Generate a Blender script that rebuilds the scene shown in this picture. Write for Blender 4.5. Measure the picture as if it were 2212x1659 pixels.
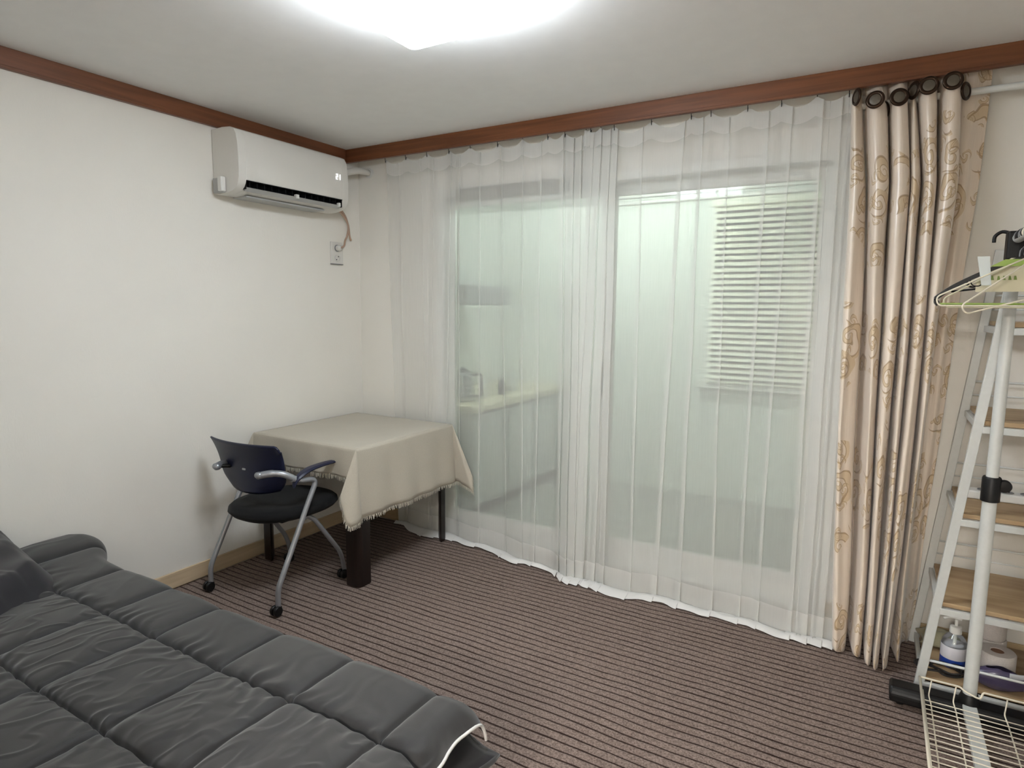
import bpy, bmesh, math, random
from mathutils import Vector, Matrix, noise
random.seed(7)
PI = math.pi
S = bpy.context.scene
C = S.collection
for o in list(bpy.data.objects): bpy.data.objects.remove(o)

# ------------------------------------------------------------ camera, world, exposure
CAM = (2.9944, -3.1259, 1.4203); YAW, PIT, ROL, FPX = -0.528, 0.1208, 0.0091, 1353.81
def cam_basis():
    fwd = Vector((math.sin(YAW)*math.cos(PIT), math.cos(YAW)*math.cos(PIT), -math.sin(PIT)))
    right = Vector((math.cos(YAW), -math.sin(YAW), 0)); up = right.cross(fwd)
    c, s = math.cos(ROL), math.sin(ROL)
    return c*right+s*up, -s*right+c*up, fwd
r_, u_, f_ = cam_basis()
cd = bpy.data.cameras.new('camera'); cam = bpy.data.objects.new('camera', cd); C.objects.link(cam)
cam.matrix_world = Matrix(((r_.x, u_.x, -f_.x, CAM[0]), (r_.y, u_.y, -f_.y, CAM[1]), (r_.z, u_.z, -f_.z, CAM[2]), (0, 0, 0, 1)))
cd.sensor_width = 36; cd.lens = FPX/2212*36; cd.clip_start = 0.02
S.camera = cam
w = bpy.data.worlds.new('world'); S.world = w; w.use_nodes = True
w.node_tree.nodes['Background'].inputs[0].default_value = (0.05, 0.06, 0.08, 1)
w.node_tree.nodes['Background'].inputs[1].default_value = 0.05
S.view_settings.view_transform = 'Standard'; S.view_settings.look = 'None'
S.view_settings.gamma = 1; S.view_settings.use_curve_mapping = False
S.view_settings.exposure = 1.90
LAMP_E = 31.5        # ceiling lamp diffuser
LAMP_S = 8.0        # its side walls
HALL_E = 45.0        # lamp of the hall behind the open doorway
BALC_E = 33.0         # tube light on the balcony ceiling
try:
    S.cycles.transparent_max_bounces = 16
except Exception: pass

# ------------------------------------------------------------ material helpers
def lin(c):
    return tuple(((v/255)/12.92 if v/255 <= .04045 else ((v/255+.055)/1.055)**2.4) for v in c)
def srgb(c, a=1): return (*lin(c), a)
class NT:
    def __init__(s, name):
        s.m = bpy.data.materials.new(name); s.m.use_nodes = True; s.t = s.m.node_tree
        s.b = s.t.nodes['Principled BSDF']; s.out = s.t.nodes['Material Output']
    def n(s, ty, **kw):
        nd = s.t.nodes.new(ty)
        for k, v in kw.items():
            if k in nd.inputs: nd.inputs[k].default_value = v
            else: setattr(nd, k, v)
        return nd
    def l(s, a, b): s.t.links.new(a, b)
    def math(s, op, a, b=None, c=None):
        nd = s.t.nodes.new('ShaderNodeMath'); nd.operation = op
        for i, v in enumerate((a, b, c)):
            if v is None: continue
            if isinstance(v, (int, float)): nd.inputs[i].default_value = v
            else: s.l(v, nd.inputs[i])
        return nd.outputs[0]
    def mix(s, f, a, b):
        nd = s.t.nodes.new('ShaderNodeMix'); nd.data_type = 'RGBA'
        for i, v in ((0, f), (6, a), (7, b)):
            if isinstance(v, (int, float)): nd.inputs[i].default_value = v
            elif isinstance(v, tuple): nd.inputs[i].default_value = v
            else: s.l(v, nd.inputs[i])
        return nd.outputs[2]
def plain(name, col, rough=.5, metal=0, var=.06, scale=12, bump=0, bscale=200, coat=0, stretch=None, spec=.5):
    k = NT(name); b = k.b
    tc = k.n('ShaderNodeTexCoord'); src = tc.outputs['Object']
    if stretch:
        mp = k.n('ShaderNodeMapping'); mp.inputs['Scale'].default_value = stretch; k.l(src, mp.inputs[0]); src = mp.outputs[0]
    nz = k.n('ShaderNodeTexNoise', Scale=scale, Detail=4.0); k.l(src, nz.inputs['Vector'])
    c = srgb(col); d = tuple(v*(1-var*2.2) for v in c[:3])+(1,); e = tuple(min(1, v*(1+var)) for v in c[:3])+(1,)
    k.l(k.mix(nz.outputs[0], d, e), b.inputs['Base Color'])
    b.inputs['Roughness'].default_value = rough; b.inputs['Metallic'].default_value = metal
    b.inputs['Coat Weight'].default_value = coat; b.inputs['Specular IOR Level'].default_value = spec
    if bump:
        n2 = k.n('ShaderNodeTexNoise', Scale=bscale, Detail=3.0); k.l(src, n2.inputs['Vector'])
        bp = k.n('ShaderNodeBump', Strength=bump, Distance=.002); k.l(n2.outputs[0], bp.inputs['Height']); k.l(bp.outputs[0], b.inputs['Normal'])
    return k.m
def emis(name, col, e):
    k = NT(name); k.b.inputs['Base Color'].default_value = (.8, .8, .8, 1)
    k.b.inputs['Emission Color'].default_value = (*col, 1); k.b.inputs['Emission Strength'].default_value = e
    return k.m
def sheer_mat(name, dens, col=(232, 232, 226)):
    k = NT(name); k.t.nodes.remove(k.b)
    c = srgb(col)
    df = k.n('ShaderNodeBsdfDiffuse'); df.inputs[0].default_value = c
    tl = k.n('ShaderNodeBsdfTranslucent'); tl.inputs[0].default_value = c
    m1 = k.n('ShaderNodeMixShader'); m1.inputs[0].default_value = .38; k.l(df.outputs[0], m1.inputs[1]); k.l(tl.outputs[0], m1.inputs[2])
    tr = k.n('ShaderNodeBsdfTransparent')
    m2 = k.n('ShaderNodeMixShader')
    uv = k.n('ShaderNodeTexCoord')
    mp = k.n('ShaderNodeMapping'); mp.inputs['Scale'].default_value = (260, 6, 1); k.l(uv.outputs['UV'], mp.inputs[0])
    nz = k.n('ShaderNodeTexNoise', Scale=1.0, Detail=2.0); k.l(mp.outputs[0], nz.inputs['Vector'])
    k.l(k.math('MULTIPLY_ADD', nz.outputs[0], .06, dens-.03), m2.inputs[0])
    k.l(tr.outputs[0], m2.inputs[1]); k.l(m1.outputs[0], m2.inputs[2]); k.l(m2.outputs[0], k.out.inputs[0])
    return k.m
def glass_mat(name, tint=(.93, .97, .95)):
    k = NT(name); k.t.nodes.remove(k.b)
    tr = k.n('ShaderNodeBsdfTransparent'); tr.inputs[0].default_value = (*tint, 1)
    gl = k.n('ShaderNodeBsdfGlossy', Roughness=.02)
    fr = k.n('ShaderNodeFresnel', IOR=1.45); m = k.n('ShaderNodeMixShader')
    k.l(fr.outputs[0], m.inputs[0]); k.l(tr.outputs[0], m.inputs[1]); k.l(gl.outputs[0], m.inputs[2]); k.l(m.outputs[0], k.out.inputs[0])
    return k.m
def wood_mat(name, c1, c2, axis='X', rough=.45, sc=1.0):
    k = NT(name); tc = k.n('ShaderNodeTexCoord'); mp = k.n('ShaderNodeMapping')
    st = {'X': (1.2, 22, 22), 'Y': (22, 1.2, 22), 'Z': (22, 22, 1.2)}[axis]
    mp.inputs['Scale'].default_value = tuple(v*sc for v in st); k.l(tc.outputs['Object'], mp.inputs[0])
    nz = k.n('ShaderNodeTexNoise', Scale=1.6, Detail=6.0, Distortion=.6); k.l(mp.outputs[0], nz.inputs['Vector'])
    rp = k.n('ShaderNodeValToRGB'); rp.color_ramp.elements[0].position = .33; rp.color_ramp.elements[1].position = .68
    rp.color_ramp.elements[0].color = srgb(c1); rp.color_ramp.elements[1].color = srgb(c2)
    k.l(nz.outputs[0], rp.inputs[0]); k.l(rp.outputs[0], k.b.inputs['Base Color']); k.b.inputs['Roughness'].default_value = rough
    return k.m

def wallpaper():
    k = NT('wallpaper'); tc = k.n('ShaderNodeTexCoord')
    n1 = k.n('ShaderNodeTexNoise', Scale=2.2, Detail=3.0); k.l(tc.outputs['Object'], n1.inputs['Vector'])
    k.l(k.mix(n1.outputs[0], srgb((234, 230, 221)), srgb((239, 236, 228))), k.b.inputs['Base Color'])
    mp = k.n('ShaderNodeMapping'); mp.inputs['Scale'].default_value = (160, 160, 60); k.l(tc.outputs['Object'], mp.inputs[0])
    n2 = k.n('ShaderNodeTexNoise', Scale=1.0, Detail=3.0); k.l(mp.outputs[0], n2.inputs['Vector'])
    bp = k.n('ShaderNodeBump', Strength=.22, Distance=.002); k.l(n2.outputs[0], bp.inputs['Height']); k.l(bp.outputs[0], k.b.inputs['Normal'])
    k.b.inputs['Roughness'].default_value = .75; k.b.inputs['Specular IOR Level'].default_value = .25
    return k.m
def carpet_mat():
    k = NT('carpet'); tc = k.n('ShaderNodeTexCoord'); P = tc.outputs['Object']
    sp = k.n('ShaderNodeSeparateXYZ'); k.l(P, sp.inputs[0])
    wn = k.n('ShaderNodeTexNoise', Scale=2.0, Detail=1.0); k.l(P, wn.inputs['Vector'])
    wn2 = k.n('ShaderNodeTexNoise', Scale=9.0, Detail=1.0); k.l(P, wn2.inputs['Vector'])
    y = k.math('ADD', sp.outputs[1], k.math('ADD', k.math('MULTIPLY', wn.outputs[0], .030), k.math('MULTIPLY', wn2.outputs[0], .008)))
    fr = k.math('FRACT', k.math('DIVIDE', y, .0378))
    dist = k.math('ABSOLUTE', k.math('SUBTRACT', fr, .5))           # 0 at the stripe
    wv = k.n('ShaderNodeTexNoise', Scale=7.0, Detail=2.0); k.l(P, wv.inputs['Vector'])
    ms = k.n('ShaderNodeMapping'); ms.inputs['Scale'].default_value = (1.2, 24, 1); k.l(P, ms.inputs[0])
    wv2 = k.n('ShaderNodeTexNoise', Scale=1.0, Detail=2.0); k.l(ms.outputs[0], wv2.inputs['Vector'])
    wid = k.math('MULTIPLY_ADD', wv.outputs[0], .14, .06)
    line = k.math('SUBTRACT', 1.0, k.math('SMOOTH_MIN', k.math('DIVIDE', dist, wid), 1.0, .25))
    line = k.math('MAXIMUM', line, 0.0)
    ft = k.n('ShaderNodeTexNoise', Scale=170.0, Detail=3.0, Roughness=.65); k.l(P, ft.inputs['Vector'])
    f2 = k.n('ShaderNodeTexNoise', Scale=9.0, Detail=3.0); k.l(P, f2.inputs['Vector'])
    rp = k.n('ShaderNodeValToRGB'); e = rp.color_ramp.elements
    e[0].position = .34; e[0].color = srgb((98, 84, 77)); e[1].position = .66; e[1].color = srgb((158, 141, 132))
    k.l(ft.outputs[0], rp.inputs[0])
    base = k.mix(k.math('MULTIPLY', f2.outputs[0], .35), rp.outputs[0], srgb((122, 104, 92)))
    k.l(k.mix(k.math('MINIMUM', k.math('MULTIPLY', k.math('MULTIPLY', line, 1.5), k.math('MULTIPLY_ADD', wv2.outputs[0], 1.5, .12)), .92), base, srgb((38, 22, 18))), k.b.inputs['Base Color'])
    k.b.inputs['Roughness'].default_value = .95; k.b.inputs['Specular IOR Level'].default_value = .1
    h = k.math('SUBTRACT', k.math('MULTIPLY', ft.outputs[0], .5), line)
    bp = k.n('ShaderNodeBump', Strength=.55, Distance=.004); k.l(h, bp.inputs['Height']); k.l(bp.outputs[0], k.b.inputs['Normal'])
    return k.m
def drape_mat():
    k = NT('drape_brocade'); tc = k.n('ShaderNodeTexCoord'); U = tc.outputs['UV']    # uv in metres on the cloth
    def swirl(scale, off, arms, rmax):
        mp = k.n('ShaderNodeMapping'); mp.inputs['Scale'].default_value = (scale, scale*.8, scale); mp.inputs['Location'].default_value = off
        k.l(U, mp.inputs[0])
        nz = k.n('ShaderNodeTexNoise', Scale=1.3, Detail=1.0); k.l(mp.outputs[0], nz.inputs['Vector'])
        ad = k.n('ShaderNodeVectorMath'); ad.operation = 'MULTIPLY_ADD'; k.l(nz.outputs['Color'], ad.inputs[0]); ad.inputs[1].default_value = (.55, .55, 0); k.l(mp.outputs[0], ad.inputs[2])
        vo = k.n('ShaderNodeTexVoronoi', Scale=1.0, Randomness=.55); vo.voronoi_dimensions = '2D'; k.l(ad.outputs[0], vo.inputs['Vector'])
        sb = k.n('ShaderNodeVectorMath'); sb.operation = 'SUBTRACT'; k.l(ad.outputs[0], sb.inputs[0]); k.l(vo.outputs['Position'], sb.inputs[1])
        s2 = k.n('ShaderNodeSeparateXYZ'); k.l(sb.outputs[0], s2.inputs[0])
        ang = k.math('ARCTAN2', s2.outputs[1], s2.outputs[0]); r = vo.outputs['Distance']
        lr = k.math('LOGARITHM', k.math('ADD', r, .03), 2.718)
        v = k.math('SINE', k.math('ADD', k.math('MULTIPLY', ang, arms), k.math('MULTIPLY', lr, 5.0)))
        inr = k.math('LESS_THAN', r, rmax); nr = k.math('GREATER_THAN', r, .05)
        fill = k.math('GREATER_THAN', v, .15); edge = k.math('LESS_THAN', k.math('ABSOLUTE', k.math('SUBTRACT', v, .15)), .28)
        both = k.math('MULTIPLY', inr, nr)
        return k.math('MULTIPLY', fill, both), k.math('MULTIPLY', edge, both)
    a, ae = swirl(7.5, (0, 0, 0), 1.0, .42); b, be = swirl(13, (3.3, 1.7, 0), 2.0, .30)
    # motifs gather in bouquets: large-scale mask along the height
    mp = k.n('ShaderNodeMapping'); mp.inputs['Scale'].default_value = (2.2, 3.4, 1); k.l(U, mp.inputs[0])
    big = k.n('ShaderNodeTexNoise', Scale=1.0, Detail=1.0); k.l(mp.outputs[0], big.inputs['Vector'])
    sv = k.n('ShaderNodeSeparateXYZ'); k.l(U, sv.inputs[0])
    band = k.math('SINE', k.math('ADD', k.math('MULTIPLY', sv.outputs[1], 2*PI/.62), 1.2))
    msk = k.math('GREATER_THAN', k.math('ADD', k.math('MULTIPLY', band, .16), big.outputs[0]), .47)
    fill = k.math('MULTIPLY', k.math('MAXIMUM', a, b), msk); edge = k.math('MULTIPLY', k.math('MAXIMUM', ae, be), msk)
    mp2 = k.n('ShaderNodeMapping'); mp2.inputs['Scale'].default_value = (700, 9, 1); k.l(U, mp2.inputs[0])
    th = k.n('ShaderNodeTexNoise', Scale=1.0, Detail=2.0); k.l(mp2.outputs[0], th.inputs['Vector'])
    base = k.mix(th.outputs[0], srgb((212, 195, 176)), srgb((242, 230, 216)))
    col = k.mix(k.math('MULTIPLY', fill, .55), base, srgb((196, 168, 116)))
    col = k.mix(k.math('MULTIPLY', edge, .65), col, srgb((150, 116, 70)))
    geo = k.n('ShaderNodeNewGeometry')
    k.l(col, k.b.inputs['Base Color'])
    k.b.inputs['Roughness'].default_value = .30; k.b.inputs['Specular IOR Level'].default_value = .6
    k.b.inputs['Sheen Weight'].default_value = .3; k.b.inputs['Anisotropic'].default_value = .4
    bp = k.n('ShaderNodeBump', Strength=.15, Distance=.001); k.l(th.outputs[0], bp.inputs['Height']); k.l(bp.outputs[0], k.b.inputs['Normal'])
    return k.m
def weave_mat(name, col, sc=420, bump=.5, rough=.9, var=.12, sheen=.2):
    k = NT(name); tc = k.n('ShaderNodeTexCoord'); U = tc.outputs['Object']
    nz = k.n('ShaderNodeTexNoise', Scale=sc*.35, Detail=3.0); k.l(U, nz.inputs['Vector'])
    lo = k.n('ShaderNodeTexNoise', Scale=5.0, Detail=3.0); k.l(U, lo.inputs['Vector'])
    c = srgb(col); d = tuple(v*(1-var*2) for v in c[:3])+(1,); e = tuple(min(1, v*(1+var)) for v in c[:3])+(1,)
    k.l(k.mix(k.math('MULTIPLY_ADD', nz.outputs[0], .7, k.math('MULTIPLY', lo.outputs[0], .3)), d, e), k.b.inputs['Base Color'])
    k.b.inputs['Roughness'].default_value = rough; k.b.inputs['Sheen Weight'].default_value = sheen; k.b.inputs['Specular IOR Level'].default_value = .25
    bp = k.n('ShaderNodeBump', Strength=bump, Distance=.0015); k.l(nz.outputs[0], bp.inputs['Height']); k.l(bp.outputs[0], k.b.inputs['Normal'])
    return k.m

M = dict(
    wall=wallpaper(), ceiling=plain('ceiling_paper', (247, 247, 245), .85, var=.02, bump=.15, bscale=350),
    trim=wood_mat('moulding_wood', (98, 56, 30), (128, 78, 46), 'X', .4), trimy=wood_mat('moulding_wood_side', (98, 58, 34), (124, 76, 48), 'Y', .4),
    board=wood_mat('baseboard_wood', (196, 172, 138), (216, 194, 162), 'Y', .5), floor=wood_mat('floor_laminate', (120, 88, 60), (150, 112, 78), 'X', .4),
    carpet=carpet_mat(), balcony=plain('balcony_paint', (222, 226, 219), .7, var=.02), tile=plain('balcony_tile', (150, 152, 146), .5, var=.05),
    frame=plain('door_frame_white', (226, 226, 220), .4, var=.02), glass=glass_mat('door_glass'), pvc=plain('white_plastic', (226, 225, 220), .35, var=.02),
    headshade=plain('head_shade_grey', (150, 148, 140), .5, var=.03),
    sheer=sheer_mat('sheer_voile', .46, (242, 242, 238)), hem=sheer_mat('sheer_hem', .62, (240, 240, 236)), drape=drape_mat(),
    bronze=plain('bronze_ring', (62, 48, 38), .3, .85, var=.1), inset=plain('ring_inset', (98, 90, 78), .4, .3, var=.15),
    white=plain('white_enamel', (220, 222, 218), .35, var=.02), whited=plain('white_powdercoat', (206, 208, 204), .4, var=.04, scale=60),
    cream=plain('cream_wire', (228, 220, 200), .3, var=.03), black=plain('black_plastic', (12, 12, 13), .45, var=.1, spec=.35),
    acb=plain('ac_body', (222, 219, 212), .38, var=.01), acd=plain('ac_vent_black', (14, 15, 18), .5, var=.1), acg=plain('ac_louver', (176, 176, 174), .4, var=.02),
    grey=plain('grey_plastic', (130, 130, 130), .4, var=.04), silver=plain('silver_paint', (158, 161, 166), .35, .55, var=.03),
    navy=plain('navy_plastic', (16, 22, 52), .42, var=.05), seat=weave_mat('black_seat_fabric', (17, 17, 18), 700, .4, sheen=.05),
    linen=weave_mat('linen_cloth', (192, 184, 168), 900, .6), fringe=plain('linen_fringe', (216, 208, 192), .9, var=.08),
    darkwood=wood_mat('dark_table_wood', (17, 9, 6), (30, 16, 11), 'Z', .35), quilt=weave_mat('grey_quilt_fabric', (45, 44, 44), 1500, .12, .62, .04, .35),
    quiltd=weave_mat('dark_quilt_lining', (30, 28, 34), 1500, .12, .55, .05, .3), thread=plain('quilt_thread_shade', (34, 34, 36), .8, var=.1),
    piping=plain('white_piping', (226, 224, 220), .6, var=.03), pale=wood_mat('pale_wood', (176, 150, 112), (206, 182, 142), 'X', .5),
    shelfwood=wood_mat('shelf_board_wood', (156, 128, 94), (194, 168, 130), 'X', .5, .5), green=plain('green_plastic', (140, 165, 70), .4, var=.05),
    paper=plain('cream_paper', (216, 210, 182), .8, var=.03), print=plain('green_print', (120, 140, 70), .8), tab=plain('clear_tab', (196, 204, 202), .3, var=.03),
    blue=plain('blue_label', (28, 62, 150), .4, var=.05), label=plain('white_label', (216, 214, 220), .5, var=.03), clear=glass_mat('clear_bottle', (.9, .93, .93)),
    tissue=weave_mat('tissue_paper', (214, 206, 200), 500, .3), bag=plain('purple_bag', (84, 76, 104), .25, var=.2, scale=30), cable=plain('black_cable', (26, 22, 22), .5),
    cloth=weave_mat('olive_cloth', (158, 152, 124), 600, .4), beige=plain('beige_cable', (188, 158, 138), .5, var=.05), steel=plain('kettle_steel', (170, 172, 174), .25, .8, var=.04),
    counter=plain('counter_top', (206, 198, 168), .35, var=.05), cab=plain('kitchen_front', (184, 188, 182), .45, var=.03), dark=plain('dark_gap', (60, 58, 58), .6),
    lamp=emis('lamp_diffuser', (.87, .935, 1.0), LAMP_E), tube=emis('tube_light', (.93, 1.0, .97), BALC_E), lampside=emis('lamp_side', (.86, .93, 1.0), LAMP_S), hall=emis('hall_lamp', (1, .97, .94), HALL_E), digit=emis('display_digit', (1, 1, 1), .7),
    slat=plain('blind_slat', (240, 240, 222), .45, var=.02), sticker=plain('silver_sticker', (190, 192, 196), .4, var=.05), redwood=plain('reddish_box', (146, 108, 86), .6, var=.12),
)

# ------------------------------------------------------------ mesh helpers
class MB:
    def __init__(s): s.v = []; s.f = []; s.uv = None
    def add(s, vs, fs):
        k = len(s.v); s.v += [tuple(v) for v in vs]; s.f += [tuple(i+k for i in f) for f in fs]; return s
    def box(s, x0, x1, y0, y1, z0, z1):
        return s.add([(x0, y0, z0), (x1, y0, z0), (x1, y1, z0), (x0, y1, z0), (x0, y0, z1), (x1, y0, z1), (x1, y1, z1), (x0, y1, z1)],
                     [(0, 3, 2, 1), (4, 5, 6, 7), (0, 1, 5, 4), (1, 2, 6, 5), (2, 3, 7, 6), (3, 0, 4, 7)])
    def prism(s, a, b, pts):                       # extrude 2D polygon pts (as 3D offset function) from a to b
        n = len(pts); vs = [a(p) for p in pts]+[b(p) for p in pts]
        return s.add(vs, [tuple(range(n-1, -1, -1)), tuple(range(n, 2*n))]+[(i, (i+1) % n, n+(i+1) % n, n+i) for i in range(n)])
    def zprism(s, pts, z0, z1): return s.prism(lambda p: (p[0], p[1], z0), lambda p: (p[0], p[1], z1), pts)
    def bar(s, p, q, w, h, up=(0, 0, 1)):           # rectangular bar
        p, q = Vector(p), Vector(q); d = (q-p).normalized(); side = d.cross(Vector(up)).normalized(); u = side.cross(d)
        cs = [side*(w/2*i)+u*(h/2*j) for i, j in ((-1, -1), (1, -1), (1, 1), (-1, 1))]
        return s.add([p+c for c in cs]+[q+c for c in cs], [(0, 1, 2, 3), (7, 6, 5, 4), (0, 4, 5, 1), (1, 5, 6, 2), (2, 6, 7, 3), (3, 7, 4, 0)])
    def tube(s, pts, r, n=10, closed=False, ry=None):
        P = [Vector(p) for p in pts]; m = len(P); rs = r if isinstance(r, (list, tuple)) else [r]*m
        nrm = None; vs = []
        for i in range(m):
            if closed: t = (P[(i+1) % m]-P[i-1])
            else: t = P[min(i+1, m-1)]-P[max(i-1, 0)]
            t.normalize()
            if nrm is None:
                nrm = t.orthogonal().normalized()
            else:
                nrm = (nrm-t*nrm.dot(t))
                nrm = nrm.normalized() if nrm.length > 1e-6 else t.orthogonal().normalized()
            bn = t.cross(nrm)
            for j in range(n):
                a = 2*PI*j/n; vs.append(P[i]+nrm*(math.cos(a)*rs[i])+bn*(math.sin(a)*rs[i]))
        fs = []
        for i in range(m if closed else m-1):
            i2 = (i+1) % m
            for j in range(n): fs.append((i*n+j, i*n+(j+1) % n, i2*n+(j+1) % n, i2*n+j))
        if not closed: fs += [tuple(range(n-1, -1, -1)), tuple((m-1)*n+j for j in range(n))]
        return s.add(vs, fs)
    def lathe(s, prof, c=(0, 0, 0), n=24, mat=None):  # prof: list of (r, z)
        vs = []; fs = []
        for r, z in prof:
            for j in range(n):
                a = 2*PI*j/n; p = Vector((r*math.cos(a), r*math.sin(a), z))
                if mat: p = mat @ p
                vs.append(p+Vector(c))
        for i in range(len(prof)-1):
            for j in range(n): fs.append((i*n+j, i*n+(j+1) % n, (i+1)*n+(j+1) % n, (i+1)*n+j))
        fs += [tuple(range(n-1, -1, -1)), tuple((len(prof)-1)*n+j for j in range(n))]
        return s.add(vs, fs)
    def grid(s, f, nu, nv, uv=None):
        k = len(s.v); s.v += [tuple(f(i/(nu-1), j/(nv-1))) for j in range(nv) for i in range(nu)]
        s.f += [(k+j*nu+i, k+j*nu+i+1, k+(j+1)*nu+i+1, k+(j+1)*nu+i) for j in range(nv-1) for i in range(nu-1)]
        if uv: s.uv = [uv(i/(nu-1), j/(nv-1)) for j in range(nv) for i in range(nu)]
        return s
    def build(s, name, mat, parent=None, smooth=False, bevel=0, solid=0, weld=False, sub=0):
        me = bpy.data.meshes.new(name); me.from_pydata(s.v, [], s.f); me.update()
        if weld:
            bm = bmesh.new(); bm.from_mesh(me); bmesh.ops.remove_doubles(bm, verts=bm.verts, dist=1e-5); bmesh.ops.recalc_face_normals(bm, faces=bm.faces); bm.to_mesh(me); bm.free()
        me.materials.append(mat)
        if s.uv:
            ul = me.uv_layers.new(name='UVMap')
            for l in me.loops: ul.data[l.index].uv = s.uv[l.vertex_index]
        o = bpy.data.objects.new(name, me); C.objects.link(o)
        if smooth:
            for p in me.polygons: p.use_smooth = True
            if smooth == 'auto':
                try: me.set_sharp_from_angle(angle=math.radians(38))
                except Exception: pass
        if bevel:
            b = o.modifiers.new('bevel', 'BEVEL'); b.width = bevel; b.segments = 2; b.limit_method = 'ANGLE'
        if solid:
            b = o.modifiers.new('solid', 'SOLIDIFY'); b.thickness = solid; b.offset = 0
        if sub:
            b = o.modifiers.new('sub', 'SUBSURF'); b.levels = sub; b.render_levels = sub
        if parent:
            o.parent = parent
            o.matrix_parent_inverse = Matrix.Translation(parent.location).inverted()
        return o
def thing(name, label, cat, loc=(0, 0, 0), group=None):
    o = bpy.data.objects.new(name, None); C.objects.link(o); o.location = loc; o.empty_display_size = .05
    o['label'] = label; o['category'] = cat
    if group: o['group'] = group
    return o
def tag(o, label, cat, group=None, kind=None):
    o['label'] = label; o['category'] = cat
    if group: o['group'] = group
    if kind: o['kind'] = kind
    return o
def struct(o): o['kind'] = 'structure'; return o
def cat_spline(pts, k, closed=False):
    P = [Vector(p) for p in pts]; out = []; n = len(P)
    for i in range(n-1):
        a = P[max(i-1, 0)]; b = P[i]; c = P[i+1]; d = P[min(i+2, n-1)]
        for j in range(k):
            t = j/k; out.append(.5*((2*b)+(c-a)*t+(2*a-5*b+4*c-d)*t*t+(3*b-a-3*c+d)*t**3))
    out.append(P[-1]); return out
def fillet(pts, r, k=6):                            # polyline with rounded corners
    P = [Vector(p) for p in pts]; out = [P[0]]
    for i in range(1, len(P)-1):
        a, b, c = P[i-1], P[i], P[i+1]; rr = r[i-1] if isinstance(r, (list, tuple)) else r
        d1 = (a-b); d2 = (c-b); l = min(rr, d1.length*.48, d2.length*.48); p = b+d1.normalized()*l; q = b+d2.normalized()*l
        for j in range(k+1):
            t = j/k; out.append((1-t)**2*p+2*t*(1-t)*b+t*t*q)
    out.append(P[-1]); return out
def sstep(t): t = max(0, min(1, t)); return t*t*(3-2*t)

# ------------------------------------------------------------ the room shell
H = 2.4; XR = 3.86; YF = -3.55; BY = 2.0            # balcony depth
struct(MB().box(-.1, XR+.1, YF-.1, .15, -.12, -.008).build('floor', M['floor']))
struct(MB().box(-.1, XR+.1, YF-.1, .15, H, H+.1).build('ceiling', M['ceiling']))
struct(MB().box(-.12, 0, YF-.1, .15, -.008, H).build('wall_left', M['wall']))
struct(MB().box(XR, XR+.12, YF-.1, .15, -.008, H).build('wall_right', M['wall']))
HX0, HX1, HZ = 2.15, 3.30, 2.0
struct(MB().box(0, HX0, YF-.1, YF, -.008, H).box(HX1, XR, YF-.1, YF, -.008, H).box(HX0, HX1, YF-.1, YF, HZ, H).build('wall_front', M['wall']))
# hall behind the open doorway the photograph is taken from
HY = -6.0
struct(MB().box(1.7, XR, HY, YF-.1, -.12, -.008).build('floor', M['floor']))
struct(MB().box(1.7, XR, HY, YF-.1, 2.25, 2.35).build('ceiling', M['ceiling']))
struct(MB().box(1.6, 1.7, HY, YF-.1, -.12, 2.35).build('wall_hall_left', M['wall']))
struct(MB().box(XR, XR+.1, HY, YF-.1, -.12, 2.35).build('wall_hall_right', M['wall']))
struct(MB().box(1.6, XR+.1, HY-.1, HY, -.12, 2.35).build('wall_hall_end', M['wall']))
struct(MB().box(HX0-.05, HX0+.02, YF-.11, YF+.01, 0, HZ+.05).box(HX1-.02, HX1+.05, YF-.11, YF+.01, 0, HZ+.05).box(HX0, HX1, YF-.11, YF+.01, HZ-.02, HZ+.05).build('trim_4', M['trimy']))
hl = thing('hall_lamp', 'square white hall ceiling lamp behind the doorway', 'lamp', (2.85, -5.3, 2.25))
MB().box(2.64, 3.06, -5.51, -5.09, 2.225, 2.249).build('base_plate', M['white'], hl)
MB().box(2.65, 3.05, -5.50, -5.10, 2.12, 2.225).build('diffuser', M['hall'], hl, bevel=.01)
DX0, DX1, DZ = .64, 2.83, 2.12
wb = MB().box(0, DX0, 0, .15, -.008, H).box(DX1, XR, 0, .15, -.008, H).box(DX0, DX1, 0, .15, DZ, H)
struct(wb.build('wall_back', M['wall']))
# pelmet-like moulding in front of the curtain heads, and the moulding on the left wall
tb = MB().box(.0, XR, -.121, -.103, 2.326, H).box(0, XR, -.127, -.103, 2.318, 2.330)
struct(tb.build('trim_1', M['trim'], bevel=.002))
tl = MB().box(0, .018, YF, -.127, 2.326, H).box(0, .024, YF, -.127, 2.318, 2.330)
struct(tl.build('trim_2', M['trimy'], bevel=.002))
struct(MB().box(0, .012, YF, -.001, 0, .082).build('baseboard_left', M['board'], bevel=.003))
struct(MB().box(0.012, DX0-.03, -.012, 0, 0, .082).box(DX1+.03, XR, -.012, 0, 0, .082).build('baseboard_back', M['pale'], bevel=.003))
# carpet: fine sheet with low ripples beside the bed
def carpet_pt(u, v):
    x = .03+u*(XR-.06); y = YF+.03+v*(-.035-YF-.03)
    z = .004+.0022*noise.noise((x*1.3, y*3.1, 0))
    for yc, amp, wd in ((-1.74, .010, .016), (-1.62, .006, .014)):
        yy = yc+.03*math.sin(x*1.9)-.06*max(0, x-1.6)
        z += amp*math.exp(-((y-yy)/wd)**2)*sstep((x-.9)/.5)
    return (x, y, z)
cp = MB().grid(carpet_pt, 120, 420).build('carpet', M['carpet'], smooth=True)
tag(cp, 'brown-grey floor carpet with thin dark wavy stripes', 'carpet')

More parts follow.
